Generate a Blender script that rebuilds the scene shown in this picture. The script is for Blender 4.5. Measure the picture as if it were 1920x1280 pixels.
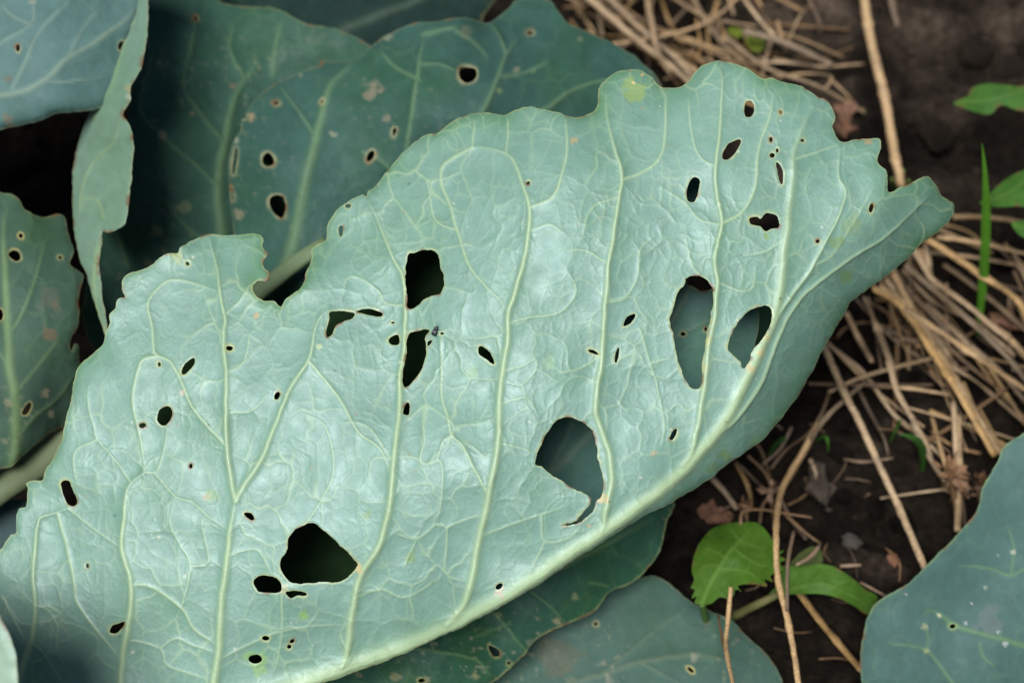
import bpy, math, random
import numpy as np
from mathutils import Vector, Matrix

random.seed(11)
rng = np.random.default_rng(7)
scene = bpy.context.scene
for o in list(bpy.data.objects):
    bpy.data.objects.remove(o)

# ------------------------------------------------------------------ camera
PITCH = math.radians(60.0)          # looking down into the vegetable bed
CAM_D = 0.68                        # metres from the lens to the soil along the axis
LENS, SENSOR = 50.0, 36.0
cam_loc = Vector((0.0, -CAM_D * math.cos(PITCH), CAM_D * math.sin(PITCH)))
cam_data = bpy.data.cameras.new("camera")
cam = bpy.data.objects.new("camera", cam_data)
scene.collection.objects.link(cam)
cam.location = cam_loc
cam.rotation_euler = (math.pi / 2 - PITCH, 0, 0)
cam_data.lens = LENS
cam_data.sensor_width = SENSOR
cam_data.clip_start = 0.01
cam_data.clip_end = 200.0
cam_data.dof.use_dof = True
cam_data.dof.focus_distance = 0.506
cam_data.dof.aperture_fstop = 6.5
scene.camera = cam

# ------------------------------------------------------------------ sky, sun, exposure
SUN_EL, SUN_AZ = math.radians(69), math.radians(-142)     # azimuth from +Y towards +X
world = bpy.data.worlds.new("World")
scene.world = world
world.use_nodes = True
wn = world.node_tree.nodes
sky = wn.new("ShaderNodeTexSky")
sky.sky_type = 'NISHITA'
sky.sun_disc = False
sky.sun_elevation = SUN_EL
sky.sun_rotation = SUN_AZ
sky.air_density = 1.0
sky.dust_density = 2.5
sky.ozone_density = 1.0
wn["Background"].inputs["Strength"].default_value = 0.05
world.node_tree.links.new(sky.outputs["Color"], wn["Background"].inputs["Color"])

sun_data = bpy.data.lights.new("sun", 'SUN')
sun_data.energy = 4.5
sun_data.angle = math.radians(30)
sun_data.color = (1.0, 0.985, 0.955)
sun = bpy.data.objects.new("sun", sun_data)
scene.collection.objects.link(sun)
sdir = Vector((math.sin(SUN_AZ) * math.cos(SUN_EL), math.cos(SUN_AZ) * math.cos(SUN_EL), math.sin(SUN_EL)))
sun.rotation_euler = sdir.to_track_quat('Z', 'Y').to_euler()
sun.location = sdir * 3

scene.view_settings.view_transform = 'Standard'
scene.view_settings.look = 'None'
scene.view_settings.exposure = 0.02
scene.view_settings.gamma = 1.0
scene.view_settings.use_curve_mapping = False
scene.render.engine = 'CYCLES'
scene.cycles.use_denoising = True
scene.cycles.max_bounces = 7
scene.cycles.diffuse_bounces = 2
scene.cycles.glossy_bounces = 3
scene.cycles.transmission_bounces = 4

# ------------------------------------------------------------------ geometry helpers
FPX = LENS / SENSOR * 1920.0
R3 = np.array(cam.rotation_euler.to_matrix())
C3 = np.array(cam_loc)


def unproject(px, py, depth):
    """survey position in the photograph + measured depth -> world point"""
    px, py, depth = np.broadcast_arrays(np.asarray(px, float), np.asarray(py, float), np.asarray(depth, float))
    v = np.stack([(px - 960) / FPX * depth, -(py - 640) / FPX * depth, -depth], -1)
    return v @ R3.T + C3


def depth_at_height(px, py, z):
    v = np.array([(px - 960) / FPX, -(py - 640) / FPX, -1.0]) @ R3.T
    return (z - C3[2]) / v[2]


def on_ground(px, py, z=0.0):
    return Vector(unproject(px, py, depth_at_height(px, py, z)))


def crop(ox, oy, s):
    def f(*a):
        a = np.array(a, float).reshape(-1, 2)
        return np.stack([a[:, 0] / s + ox, a[:, 1] / s + oy], 1)
    return f


c0 = crop(0, 0, 1)
c1 = crop(0, 0, 1707 / 640)
c2 = crop(560, 0, 1707 / 640)
c3 = crop(1040, 0, 1920 / 880)
c4 = crop(0, 400, 1707 / 640)
c5 = crop(560, 400, 1707 / 640)
c6 = crop(1120, 400, 2.4)
c7 = crop(0, 800, 1867 / 700)
c8 = crop(620, 800, 1707 / 640)
c9 = crop(1200, 800, 1920 / 720)

_tab = rng.random((256, 256))


def vnoise(x, y):
    xi, yi = np.floor(x).astype(int), np.floor(y).astype(int)
    fx, fy = x - xi, y - yi
    fx, fy = fx * fx * fx * (fx * (fx * 6 - 15) + 10), fy * fy * fy * (fy * (fy * 6 - 15) + 10)
    a = _tab[xi % 256, yi % 256]; b = _tab[(xi + 1) % 256, yi % 256]
    c = _tab[xi % 256, (yi + 1) % 256]; d = _tab[(xi + 1) % 256, (yi + 1) % 256]
    return (a * (1 - fx) + b * fx) * (1 - fy) + (c * (1 - fx) + d * fx) * fy


def fbm(x, y, scale, octv=4, seed=0.0, gain=0.5):
    """-1..1 noise, feature size about `scale`"""
    t = 0; a = 1; s = 0
    x = x / scale + seed * 17.3 + 40; y = y / scale + seed * 9.7 + 40
    for i in range(octv):
        t = t + a * (vnoise(x, y) * 2 - 1); s += a
        a *= gain; x = x * 2.03 + 11.7; y = y * 2.03 + 5.3
    return t / s


_jx = rng.random((256, 256)); _jy = rng.random((256, 256))


def voronoi_edge(x, y, cell):
    """distance to the border between Voronoi cells, in the unit of x"""
    x = x / cell + 60; y = y / cell + 60
    xi, yi = np.floor(x).astype(int), np.floor(y).astype(int)
    f1 = np.full(x.shape, 9.0); f2 = np.full(x.shape, 9.0)
    for dx in (-2, -1, 0, 1, 2):
        for dy in (-2, -1, 0, 1, 2):
            if abs(dx) + abs(dy) == 4:
                continue
            a, b = (xi + dx) % 256, (yi + dy) % 256
            d = np.hypot(xi + dx + 0.1 + 0.8 * _jx[a, b] - x, yi + dy + 0.1 + 0.8 * _jy[a, b] - y)
            f2 = np.minimum(f2, np.maximum(f1, d)); f1 = np.minimum(f1, d)
    return (f2 - f1) * 0.5 * cell


def smooth_line(pts, step, closed=False):
    pts = np.asarray(pts, float)
    n = len(pts)
    if n == 2 and not closed:
        k = max(2, int(np.linalg.norm(pts[1] - pts[0]) / step) + 1)
        return pts[0] + (pts[1] - pts[0]) * np.linspace(0, 1, k)[:, None]
    out = []
    m = n if closed else n - 1
    for i in range(m):
        p1, p2 = pts[i], pts[(i + 1) % n]
        p0 = pts[i - 1] if (closed or i > 0) else 2 * p1 - p2
        p3 = pts[(i + 2) % n] if (closed or i + 2 < n) else 2 * p2 - p1
        k = max(1, int(np.linalg.norm(p2 - p1) / step))
        t = (np.arange(k) / k)[:, None]
        out.append(0.5 * (2 * p1 + (p2 - p0) * t + (2 * p0 - 5 * p1 + 4 * p2 - p3) * t ** 2 + (3 * p1 - p0 - 3 * p2 + p3) * t ** 3))
    if not closed:
        out.append(pts[-1:])
    return np.concatenate(out)


def ragged(pts, amp, step, seed):
    """densified closed outline with nibbled, uneven edge"""
    p = smooth_line(pts, step, True)
    t = np.roll(p, -1, 0) - np.roll(p, 1, 0)
    nrm = np.stack([t[:, 1], -t[:, 0]], 1) / (np.hypot(t[:, 0], t[:, 1])[:, None] + 1e-6)
    s = np.cumsum(np.hypot(*(np.roll(p, -1, 0) - p).T))
    fade = np.minimum(1, np.minimum(s, s[-1] - s) / 8)
    d = fbm(s, s * 0 + seed * 3.1, 9, 3, seed) * 0.6 + fbm(s, s * 0 + seed * 5.7, 28, 2, seed + 3) * 0.9
    return p + nrm * (d * amp * fade)[:, None]


def inside_poly(poly, xs, ys):
    """even-odd test on the grid xs x ys -> bool [ny, nx]"""
    res = np.zeros((len(ys), len(xs)), bool)
    a, b = poly, np.roll(poly, -1, 0)
    for j, y in enumerate(ys):
        m = (a[:, 1] <= y) != (b[:, 1] <= y)
        if not m.any():
            continue
        xc = a[m, 0] + (y - a[m, 1]) / (b[m, 1] - a[m, 1]) * (b[m, 0] - a[m, 0])
        res[j] = (np.searchsorted(np.sort(xc), xs) % 2) == 1
    return res


def tps(ctrl, X, Y):
    """thin-plate surface through (x, y, value) control points"""
    c = np.asarray(ctrl, float).reshape(-1, 3)
    p = c[:, :2] / 500.0
    def U(r2):
        return r2 * np.log(r2 + 1e-9)
    n = len(c)
    K = U(((p[:, None] - p[None]) ** 2).sum(-1)) + np.eye(n) * 1e-4
    A = np.zeros((n + 3, n + 3)); A[:n, :n] = K; A[:n, n] = 1; A[:n, n + 1:] = p
    A[n, :n] = 1; A[n + 1:, :n] = p.T
    w = np.linalg.solve(A, np.concatenate([c[:, 2], np.zeros(3)]))
    x, y = X / 500.0, Y / 500.0
    z = w[n] + w[n + 1] * x + w[n + 2] * y
    for i in range(n):
        z = z + w[i] * U((x - p[i, 0]) ** 2 + (y - p[i, 1]) ** 2)
    return z


def link(o, parent=None):
    scene.collection.objects.link(o)
    if parent is not None:
        o.parent = parent
        o.matrix_parent_inverse = Matrix.Identity(4)
    return o


def tag(o, label=None, category=None, group=None, kind=None):
    if label: o["label"] = label
    if category: o["category"] = category
    if group: o["group"] = group
    if kind: o["kind"] = kind
    return o


def empty(name, loc, label, category, group=None):
    o = bpy.data.objects.new(name, None)
    o.empty_display_size = 0.02
    o.location = loc
    link(o)
    return tag(o, label, category, group)


def world_origin(o):
    v = Vector((0, 0, 0))
    while o is not None:
        v += o.location
        o = o.parent
    return v


def mesh_np(name, V, F4, mat, parent=None, col=None, normals=None, uv=None, F3=None, origin=None, smooth=True):
    """numpy vertices/quads (world coordinates) -> linked mesh object with its origin at `origin`"""
    V = np.asarray(V, float)
    org = np.array(origin if origin is not None else V.mean(0))
    me = bpy.data.meshes.new(name)
    loops = []
    starts = []
    pos = 0
    if F4 is not None and len(F4):
        F4 = np.asarray(F4); loops.append(F4.ravel()); starts.append(np.arange(len(F4)) * 4); pos = F4.size
    if F3 is not None and len(F3):
        F3 = np.asarray(F3); loops.append(F3.ravel()); starts.append(pos + np.arange(len(F3)) * 3)
    loops = np.concatenate(loops); starts = np.concatenate(starts)
    me.vertices.add(len(V)); me.vertices.foreach_set("co", (V - org).astype(np.float32).ravel())
    me.loops.add(len(loops)); me.loops.foreach_set("vertex_index", loops.astype(np.int32))
    me.polygons.add(len(starts)); me.polygons.foreach_set("loop_start", starts.astype(np.int32))
    me.update(calc_edges=True)
    me.polygons.foreach_set("use_smooth", np.full(len(starts), smooth))
    if col is not None:
        a = me.attributes.new("Col", 'FLOAT_COLOR', 'POINT')
        c = np.ones((len(V), 4), np.float32); c[:, :3] = np.clip(col[:, :3], 0.001, 1)
        if col.shape[1] > 3: c[:, 3] = col[:, 3]
        a.data.foreach_set("color", c.ravel())
    if uv is not None:
        l = me.uv_layers.new(name="UVMap")
        l.data.foreach_set("uv", np.asarray(uv)[loops].astype(np.float32).ravel())
    me.validate()
    if normals is not None and len(me.vertices) == len(normals):
        me.normals_split_custom_set_from_vertices(normals.astype(np.float32).tolist())
    me.materials.append(mat)
    o = bpy.data.objects.new(name, me)
    base = world_origin(parent) if parent is not None else Vector((0, 0, 0))
    o.location = Vector(org) - base
    return link(o, parent)


# ------------------------------------------------------------------ materials
def new_mat(name):
    m = bpy.data.materials.new(name); m.use_nodes = True
    nt = m.node_tree
    return m, nt, nt.nodes["Principled BSDF"], nt.nodes["Material Output"]


def node(nt, typ, **kw):
    n = nt.nodes.new(typ)
    for k, v in kw.items():
        if k in n.inputs: n.inputs[k].default_value = v
        else: setattr(n, k, v)
    return n


def leaf_material(name, rough=0.42, spec=0.5, transl=0.12, tcol=(0.22, 0.42, 0.08), bump=0.25, bscale=900, mottle=0.12, coat=0.0):
    m, nt, b, out = new_mat(name)
    L = nt.links.new
    at = node(nt, "ShaderNodeAttribute", attribute_name="Col")
    tc = node(nt, "ShaderNodeTexCoord")
    n1 = node(nt, "ShaderNodeTexNoise", Scale=70.0, Detail=6.0, Roughness=0.65)
    L(tc.outputs["Object"], n1.inputs["Vector"])
    mr = node(nt, "ShaderNodeMapRange"); mr.inputs[1].default_value = 0.25; mr.inputs[2].default_value = 0.75
    mr.inputs[3].default_value = 1 - mottle; mr.inputs[4].default_value = 1 + mottle
    L(n1.outputs["Fac"], mr.inputs[0])
    mx = node(nt, "ShaderNodeVectorMath", operation='MULTIPLY')
    L(at.outputs["Color"], mx.inputs[0]); L(mr.outputs[0], mx.inputs[1])
    L(mx.outputs[0], b.inputs["Base Color"])
    n2 = node(nt, "ShaderNodeTexNoise", Scale=160.0, Detail=4.0)
    L(tc.outputs["Object"], n2.inputs["Vector"])
    mr2 = node(nt, "ShaderNodeMapRange"); mr2.inputs[1].default_value = 0.3; mr2.inputs[2].default_value = 0.7
    mr2.inputs[3].default_value = rough - 0.07; mr2.inputs[4].default_value = rough + 0.1
    L(n2.outputs["Fac"], mr2.inputs[0]); L(mr2.outputs[0], b.inputs["Roughness"])
    b.inputs["Specular IOR Level"].default_value = spec
    b.inputs["Specular Tint"].default_value = (0.78, 0.92, 1.0, 1)      # bluish wax bloom
    if coat:
        b.inputs["Sheen Weight"].default_value = coat
        b.inputs["Sheen Roughness"].default_value = 0.5
        b.inputs["Sheen Tint"].default_value = (0.8, 0.92, 1, 1)
    n3 = node(nt, "ShaderNodeTexNoise", Scale=float(bscale), Detail=3.0, Roughness=0.6)
    L(tc.outputs["Object"], n3.inputs["Vector"])
    bp = node(nt, "ShaderNodeBump", Strength=bump, Distance=0.0006)
    L(n3.outputs["Fac"], bp.inputs["Height"]); L(bp.outputs[0], b.inputs["Normal"])
    tr = node(nt, "ShaderNodeBsdfTranslucent"); tr.inputs[0].default_value = (*tcol, 1)
    ms = node(nt, "ShaderNodeMixShader"); ms.inputs[0].default_value = transl
    L(b.outputs[0], ms.inputs[1]); L(tr.outputs[0], ms.inputs[2]); L(ms.outputs[0], out.inputs["Surface"])
    return m


M_MAIN = leaf_material("waxy_leaf_underside", 0.48, 0.85, 0.05, bump=0.22, bscale=700, mottle=0.07)
M_BACK = leaf_material("waxy_leaf_upper_side", 0.52, 0.14, 0.04, (0.10, 0.25, 0.05), 0.2, 500, 0.16)
M_WEED = leaf_material("thin_green_leaf", 0.58, 0.2, 0.25, (0.18, 0.42, 0.03), 0.5, 500, 0.3)
M_DEEP = leaf_material("shade_dark_leaf", 0.8, 0.03, 0.02, (0.05, 0.12, 0.02), 0.3, 500, 0.25)  # matt copy for leaves whose deep shade is put into the colour


def straw_material(name, ca, cb, dirt):
    m, nt, b, out = new_mat(name)
    L = nt.links.new
    uv = node(nt, "ShaderNodeUVMap")
    oi = node(nt, "ShaderNodeObjectInfo")
    mp = node(nt, "ShaderNodeMapping"); mp.inputs["Scale"].default_value = (9, 22, 1)
    L(uv.outputs[0], mp.inputs[0])
    add = node(nt, "ShaderNodeVectorMath", operation='ADD'); L(mp.outputs[0], add.inputs[0])
    L(oi.outputs["Random"], add.inputs[1])
    n1 = node(nt, "ShaderNodeTexNoise", Scale=1.0, Detail=5.0, Roughness=0.7)
    L(add.outputs[0], n1.inputs["Vector"])
    cr = node(nt, "ShaderNodeValToRGB")
    cr.color_ramp.elements[0].position = 0.3; cr.color_ramp.elements[0].color = (*ca, 1)
    cr.color_ramp.elements[1].position = 0.72; cr.color_ramp.elements[1].color = (*cb, 1)
    L(n1.outputs["Fac"], cr.inputs[0])
    tc = node(nt, "ShaderNodeTexCoord")
    n2 = node(nt, "ShaderNodeTexNoise", Scale=90.0, Detail=5.0, Roughness=0.7)
    L(tc.outputs["Object"], n2.inputs["Vector"])
    mr = node(nt, "ShaderNodeMapRange"); mr.inputs[1].default_value = 0.48; mr.inputs[2].default_value = 0.7
    mr.inputs[3].default_value = 0.0; mr.inputs[4].default_value = dirt
    L(n2.outputs["Fac"], mr.inputs[0])
    mx = node(nt, "ShaderNodeMixRGB"); mx.inputs[2].default_value = (0.05, 0.032, 0.02, 1)
    L(mr.outputs[0], mx.inputs[0]); L(cr.outputs[0], mx.inputs[1])
    hv = node(nt, "ShaderNodeHueSaturation")
    mr3 = node(nt, "ShaderNodeMapRange"); mr3.inputs[3].default_value = 0.5; mr3.inputs[4].default_value = 1.4
    L(oi.outputs["Random"], mr3.inputs[0]); L(mr3.outputs[0], hv.inputs["Value"]); L(mx.outputs[0], hv.inputs["Color"])
    sn = node(nt, "ShaderNodeMath", operation='FRACT'); sm = node(nt, "ShaderNodeMath", operation='MULTIPLY'); sm.inputs[1].default_value = 7.31
    L(oi.outputs["Random"], sm.inputs[0]); L(sm.outputs[0], sn.inputs[0])
    ms = node(nt, "ShaderNodeMapRange"); ms.inputs[3].default_value = 0.75; ms.inputs[4].default_value = 1.1
    L(sn.outputs[0], ms.inputs[0]); L(ms.outputs[0], hv.inputs["Saturation"])
    L(hv.outputs[0], b.inputs["Base Color"])
    b.inputs["Roughness"].default_value = 0.6
    bp = node(nt, "ShaderNodeBump", Strength=0.5, Distance=0.0005)
    L(n1.outputs["Fac"], bp.inputs["Height"]); L(bp.outputs[0], b.inputs["Normal"])
    return m


M_STRAW = straw_material("dry_straw", (0.17, 0.095, 0.036), (0.55, 0.37, 0.175), 0.6)
M_TWIG = straw_material("dry_twig", (0.10, 0.06, 0.03), (0.30, 0.18, 0.09), 0.6)
M_HUSK = straw_material("dry_husk", (0.12, 0.06, 0.03), (0.36, 0.2, 0.1), 0.4)


def soil_material():
    m, nt, b, out = new_mat("garden_soil")
    L = nt.links.new
    tc = node(nt, "ShaderNodeTexCoord")
    n1 = node(nt, "ShaderNodeTexNoise", Scale=14.0, Detail=8.0, Roughness=0.65)
    n2 = node(nt, "ShaderNodeTexNoise", Scale=230.0, Detail=8.0, Roughness=0.7)
    L(tc.outputs["Object"], n1.inputs["Vector"]); L(tc.outputs["Object"], n2.inputs["Vector"])
    cr = node(nt, "ShaderNodeValToRGB")
    cr.color_ramp.elements[0].position = 0.35; cr.color_ramp.elements[0].color = (0.017, 0.012, 0.009, 1)
    cr.color_ramp.elements[1].position = 0.7; cr.color_ramp.elements[1].color = (0.098, 0.074, 0.055, 1)
    L(n1.outputs["Fac"], cr.inputs[0])
    # raised crust dries pale; the hollows' shade is painted in as darker soil
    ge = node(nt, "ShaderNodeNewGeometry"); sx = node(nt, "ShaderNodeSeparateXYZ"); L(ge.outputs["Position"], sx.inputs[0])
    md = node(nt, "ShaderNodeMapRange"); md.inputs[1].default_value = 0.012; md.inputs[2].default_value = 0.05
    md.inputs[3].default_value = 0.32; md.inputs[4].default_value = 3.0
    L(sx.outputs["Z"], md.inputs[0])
    dry = node(nt, "ShaderNodeVectorMath", operation='MULTIPLY'); L(cr.outputs[0], dry.inputs[0]); L(md.outputs[0], dry.inputs[1])  # height tone holds drying and painted shade together
    mr = node(nt, "ShaderNodeMapRange"); mr.inputs[1].default_value = 0.3; mr.inputs[2].default_value = 0.7
    mr.inputs[3].default_value = 0.3; mr.inputs[4].default_value = 1.75
    L(n2.outputs["Fac"], mr.inputs[0])
    mx = node(nt, "ShaderNodeVectorMath", operation='MULTIPLY'); L(dry.outputs[0], mx.inputs[0]); L(mr.outputs[0], mx.inputs[1])
    L(mx.outputs[0], b.inputs["Base Color"])
    b.inputs["Roughness"].default_value = 0.9
    b.inputs["Specular IOR Level"].default_value = 0.08
    bp = node(nt, "ShaderNodeBump", Strength=1.0, Distance=0.005)
    L(n2.outputs["Fac"], bp.inputs["Height"]); L(bp.outputs[0], b.inputs["Normal"])
    return m


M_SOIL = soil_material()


def plain_material(name, col, rough=0.6, var=0.25, scale=200.0, spec=0.4):
    m, nt, b, out = new_mat(name)
    L = nt.links.new
    tc = node(nt, "ShaderNodeTexCoord")
    n1 = node(nt, "ShaderNodeTexNoise", Scale=scale, Detail=5.0, Roughness=0.65)
    L(tc.outputs["Object"], n1.inputs["Vector"])
    mr = node(nt, "ShaderNodeMapRange"); mr.inputs[1].default_value = 0.3; mr.inputs[2].default_value = 0.7
    mr.inputs[3].default_value = 1 - var; mr.inputs[4].default_value = 1 + var
    L(n1.outputs["Fac"], mr.inputs[0])
    mx = node(nt, "ShaderNodeVectorMath", operation='MULTIPLY'); mx.inputs[0].default_value = col
    L(mr.outputs[0], mx.inputs[1]); L(mx.outputs[0], b.inputs["Base Color"])
    b.inputs["Roughness"].default_value = rough
    b.inputs["Specular IOR Level"].default_value = spec
    bp = node(nt, "ShaderNodeBump", Strength=0.4, Distance=0.001)
    L(n1.outputs["Fac"], bp.inputs["Height"]); L(bp.outputs[0], b.inputs["Normal"])
    return m


# ------------------------------------------------------------------ soil
GX0, GX1, GY0, GY1 = -0.42, 0.5, -0.36, 0.52


def soil_z(x, y):
    z = fbm(x, y, 0.16, 4, 1.0) * 0.010 + fbm(x, y, 0.035, 4, 2.0, 0.55) * 0.010
    r = 1 - np.abs(fbm(x, y, 0.06, 3, 4.0))
    z = z + (r ** 3 - 0.4) * 0.008
    z = z + np.abs(fbm(x, y, 0.05, 3, 12.0)) * 0.022 - 0.006
    crack = np.exp(-(fbm(x, y, 0.11, 3, 6.0) / 0.035) ** 2)
    z = z - crack * 0.006 + fbm(x, y, 0.011, 3, 15.0) * 0.0028
    # the bed rises behind, towards the bare soil
    z = z + 0.035 / (1 + np.exp(-(y - 0.12 + (x - 0.25) * -0.4) / 0.035)) * (1 / (1 + np.exp(-(x - 0.12) / 0.04)))
    return z


def axis(a, b, step, far):
    core = np.arange(a, b, step)
    out = step * 1.5 ** np.arange(1, 40); out = np.cumsum(out); out = out[out < far]
    return np.concatenate([(a - out)[::-1], core, b + out])


gx, gy = axis(GX0, GX1, 0.0028, 60.0), axis(GY0, GY1, 0.0028, 60.0)
X, Y = np.meshgrid(gx, gy)
Z = soil_z(X, Y)
far = np.maximum(np.abs(X) - 0.5, np.abs(Y) - 0.52).clip(0, 1)
Z = Z * (1 - far)
I = np.arange(X.size).reshape(X.shape)
F = np.stack([I[:-1, :-1], I[:-1, 1:], I[1:, 1:], I[1:, :-1]], -1).reshape(-1, 4)
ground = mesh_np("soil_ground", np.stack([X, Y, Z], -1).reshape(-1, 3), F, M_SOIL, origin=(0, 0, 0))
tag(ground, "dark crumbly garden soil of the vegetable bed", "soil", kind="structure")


def lump_mesh(name, seed, rough=0.3, sub=2):
    """uneven clod of unit size"""
    import bmesh
    bm = bmesh.new()
    bmesh.ops.create_icosphere(bm, subdivisions=sub, radius=1.0)
    for v in bm.verts:
        p = v.co.copy()
        k = 1 + rough * float(fbm(np.array([p.x * 2 + p.z]), np.array([p.y * 2 - p.z]), 1.3, 3, seed)[0]) * 1.6
        v.co = Vector((p.x * 1.15, p.y * 0.95, p.z * 0.75)) * k
    me = bpy.data.meshes.new(name); bm.to_mesh(me); bm.free()
    for p in me.polygons: p.use_smooth = sub > 1
    return me


def crumbs():
    V, F3 = [], []
    base = []
    for k in range(5):
        me = lump_mesh("tmp", k + 1.5, 0.35, 1)
        base.append((np.array([v.co[:] for v in me.vertices]), np.array([p.vertices[:] for p in me.polygons])))
        bpy.data.meshes.remove(me)
    n = 0
    for i in range(6500):
        x = random.uniform(-0.30, 0.46); y = random.uniform(-0.30, 0.46)
        if float(fbm(np.array([x]), np.array([y]), 0.08, 2, 9.0)[0]) < random.uniform(-0.5, 0.35):
            continue
        s = 0.0006 + 0.0030 * random.random() ** 3.6
        v, f = base[i % 5]
        a = random.uniform(0, 6.28); ca, sa = math.cos(a), math.sin(a)
        p = v @ np.array([[ca, sa, 0], [-sa, ca, 0], [0, 0, 1]]) * s
        z = float(soil_z(np.array([x]), np.array([y]))[0])
        V.append(p + np.array([x, y, z + s * 0.35])); F3.append(f + n); n += len(v)
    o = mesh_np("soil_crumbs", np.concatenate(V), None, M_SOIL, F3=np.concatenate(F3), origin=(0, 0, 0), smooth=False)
    tag(o, "small loose soil crumbs scattered over the dark bed", "soil crumbs", kind="stuff")


crumbs()

# ------------------------------------------------------------------ leaf builder
def build_leaf(parent, label, mat, outline, step, ctrl, base, green, vein_col, veins=(), holes=(), spots=(), th=0.0006,
               edge=1.3, rim_col=(0.42, 0.38, 0.16), rim_w=2.6, pillow=0.5, net=((70, 0.16), (30, 0.07)), wave=(220, 1.5),
               curl=0.8, crease=None, green_amt=0.35, seed=1.0, name="leaf", hole_rim=1.0, dust=0.0, vein_h=1.0, edge_green=0.35, vein_c=1.0, net_c=1.0, margin=0.65):
    """A leaf blade as a curved sheet with thickness: veins stand proud, holes are cut through,
    midrib and main veins become their own meshes that share the sheet's surface exactly."""
    outl = ragged(outline, edge, 3.0, seed)
    hl = [ragged(h, min(3.2, 0.35 + 0.036 * np.ptp(h, 0).max()), 2.2, seed + 5 + i) if len(h) > 2 else h for i, h in enumerate(holes)]
    x0, y0 = outl.min(0) - 2 * step; x1, y1 = outl.max(0) + 2 * step
    xs = np.arange(x0, x1, step); ys = np.arange(y0, y1, step)
    PX, PY = np.meshgrid(xs, ys)
    ny, nx = PX.shape
    # --- distance to the border, nearest border point
    R = 90.0 if step < 2.5 else 44.0
    DO = np.full(PX.shape, R)
    D = np.full(PX.shape, 1e3); BX = PX.copy(); BY = PY.copy(); ISH = np.zeros(PX.shape, bool)

    def window(a, b, r):
        i0 = max(0, int((min(a[0], b[0]) - r - x0) / step)); i1 = min(nx, int((max(a[0], b[0]) + r - x0) / step) + 2)
        j0 = max(0, int((min(a[1], b[1]) - r - y0) / step)); j1 = min(ny, int((max(a[1], b[1]) + r - y0) / step) + 2)
        return slice(j0, j1), slice(i0, i1)

    def segdist(a, b, sl):
        dx, dy = b[0] - a[0], b[1] - a[1]
        t = ((PX[sl] - a[0]) * dx + (PY[sl] - a[1]) * dy) / (dx * dx + dy * dy + 1e-9)
        t = np.clip(t, 0, 1)
        qx, qy = a[0] + t * dx, a[1] + t * dy
        return np.hypot(PX[sl] - qx, PY[sl] - qy), t, qx, qy

    for k, pl in enumerate([outl] + hl):
        nxt = np.roll(pl, -1, 0)
        rr = R if k == 0 else 16.0
        for a, b in zip(pl, nxt):
            sl = window(a, b, rr)
            if sl[0].start >= sl[0].stop or sl[1].start >= sl[1].stop:
                continue
            d, t, qx, qy = segdist(a, b, sl)
            if k == 0:
                DO[sl] = np.minimum(DO[sl], d)
            m = d < D[sl]
            D[sl] = np.where(m, d, D[sl]); BX[sl] = np.where(m, qx, BX[sl]); BY[sl] = np.where(m, qy, BY[sl])
            ISH[sl] = np.where(m, k > 0, ISH[sl])
    cx, cy = xs[:-1] + step / 2, ys[:-1] + step / 2
    keep = inside_poly(outl, cx, cy)
    for pl in hl:
        i0 = max(0, int((pl[:, 0].min() - x0) / step) - 1); i1 = int((pl[:, 0].max() - x0) / step) + 2
        j0 = max(0, int((pl[:, 1].min() - y0) / step) - 1); j1 = int((pl[:, 1].max() - y0) / step) + 2
        keep[j0:j1, i0:i1] &= ~inside_poly(pl, cx[i0:i1], cy[j0:j1])
    # --- border vertices snap to the outline
    cnt = np.zeros((ny, nx), int)
    for dj in (0, 1):
        for di in (0, 1):
            cnt[dj:ny - 1 + dj, di:nx - 1 + di] += keep
    border = (cnt > 0) & (cnt < 4) & (D < step * 1.6)
    GXp = np.where(border, BX, PX); GYp = np.where(border, BY, PY)
    sd = np.where(border, 0, D)
    DO = np.where(border & ~ISH, 0, DO)
    PX, PY = GXp, GYp
    inner = cnt == 4

    def mend(n):
        """border vertices take the mean normal of their inner neighbours"""
        acc = np.zeros_like(n); wt = np.zeros(n.shape[:2])
        for dj in (-1, 0, 1):
            for di in (-1, 0, 1):
                acc += np.roll(n * inner[..., None], (dj, di), (0, 1)); wt += np.roll(inner, (dj, di), (0, 1))
        acc2 = acc / (np.linalg.norm(acc, axis=-1, keepdims=True) + 1e-12)
        return np.where((border & (wt > 0))[..., None], acc2, n)
    # --- base surface
    dep = tps(ctrl, GXp, GYp)
    mm = 0.001
    dep = dep - fbm(PX, PY, wave[0], 3, seed) * wave[1] * mm * (0.75 + 0.6 * (1 - DO / R) ** 2)
    h = np.zeros(PX.shape)
    if crease is not None:
        cp, slope, soft = crease
        cp = smooth_line(cp, 28)
        best = np.full(PX.shape, 1e9); side = np.zeros(PX.shape)
        for a, b in zip(cp[:-1], cp[1:]):
            dx, dy = b[0] - a[0], b[1] - a[1]
            t = np.clip(((PX - a[0]) * dx + (PY - a[1]) * dy) / (dx * dx + dy * dy), 0, 1)
            d = np.hypot(PX - a[0] - t * dx, PY - a[1] - t * dy)
            cr_ = dx * (PY - a[1]) - dy * (PX - a[0])
            m = d < best
            side = np.where(m, np.where(cr_ < 0, 1.0, -1.0), side); best = np.where(m, d, best)
        s = best * side
        dep = dep + slope * soft * np.log1p(np.exp(np.clip(s / soft, -30, 30))) * dep / FPX
    P0 = unproject(GXp, GYp, dep)

    def normals(P):
        u = np.gradient(P, axis=1); v = np.gradient(P, axis=0)
        n = np.cross(v, u)
        return n / (np.linalg.norm(n, axis=-1, keepdims=True) + 1e-12)
    N0 = mend(normals(P0))
    # --- veins
    vh = np.zeros(PX.shape); vc = np.zeros(PX.shape); dv = np.full(PX.shape, 60.0); dm = np.full(PX.shape, 60.0)
    um = np.full(PX.shape, 9.0); vid = np.full(PX.shape, -1)
    part_names = []
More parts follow.
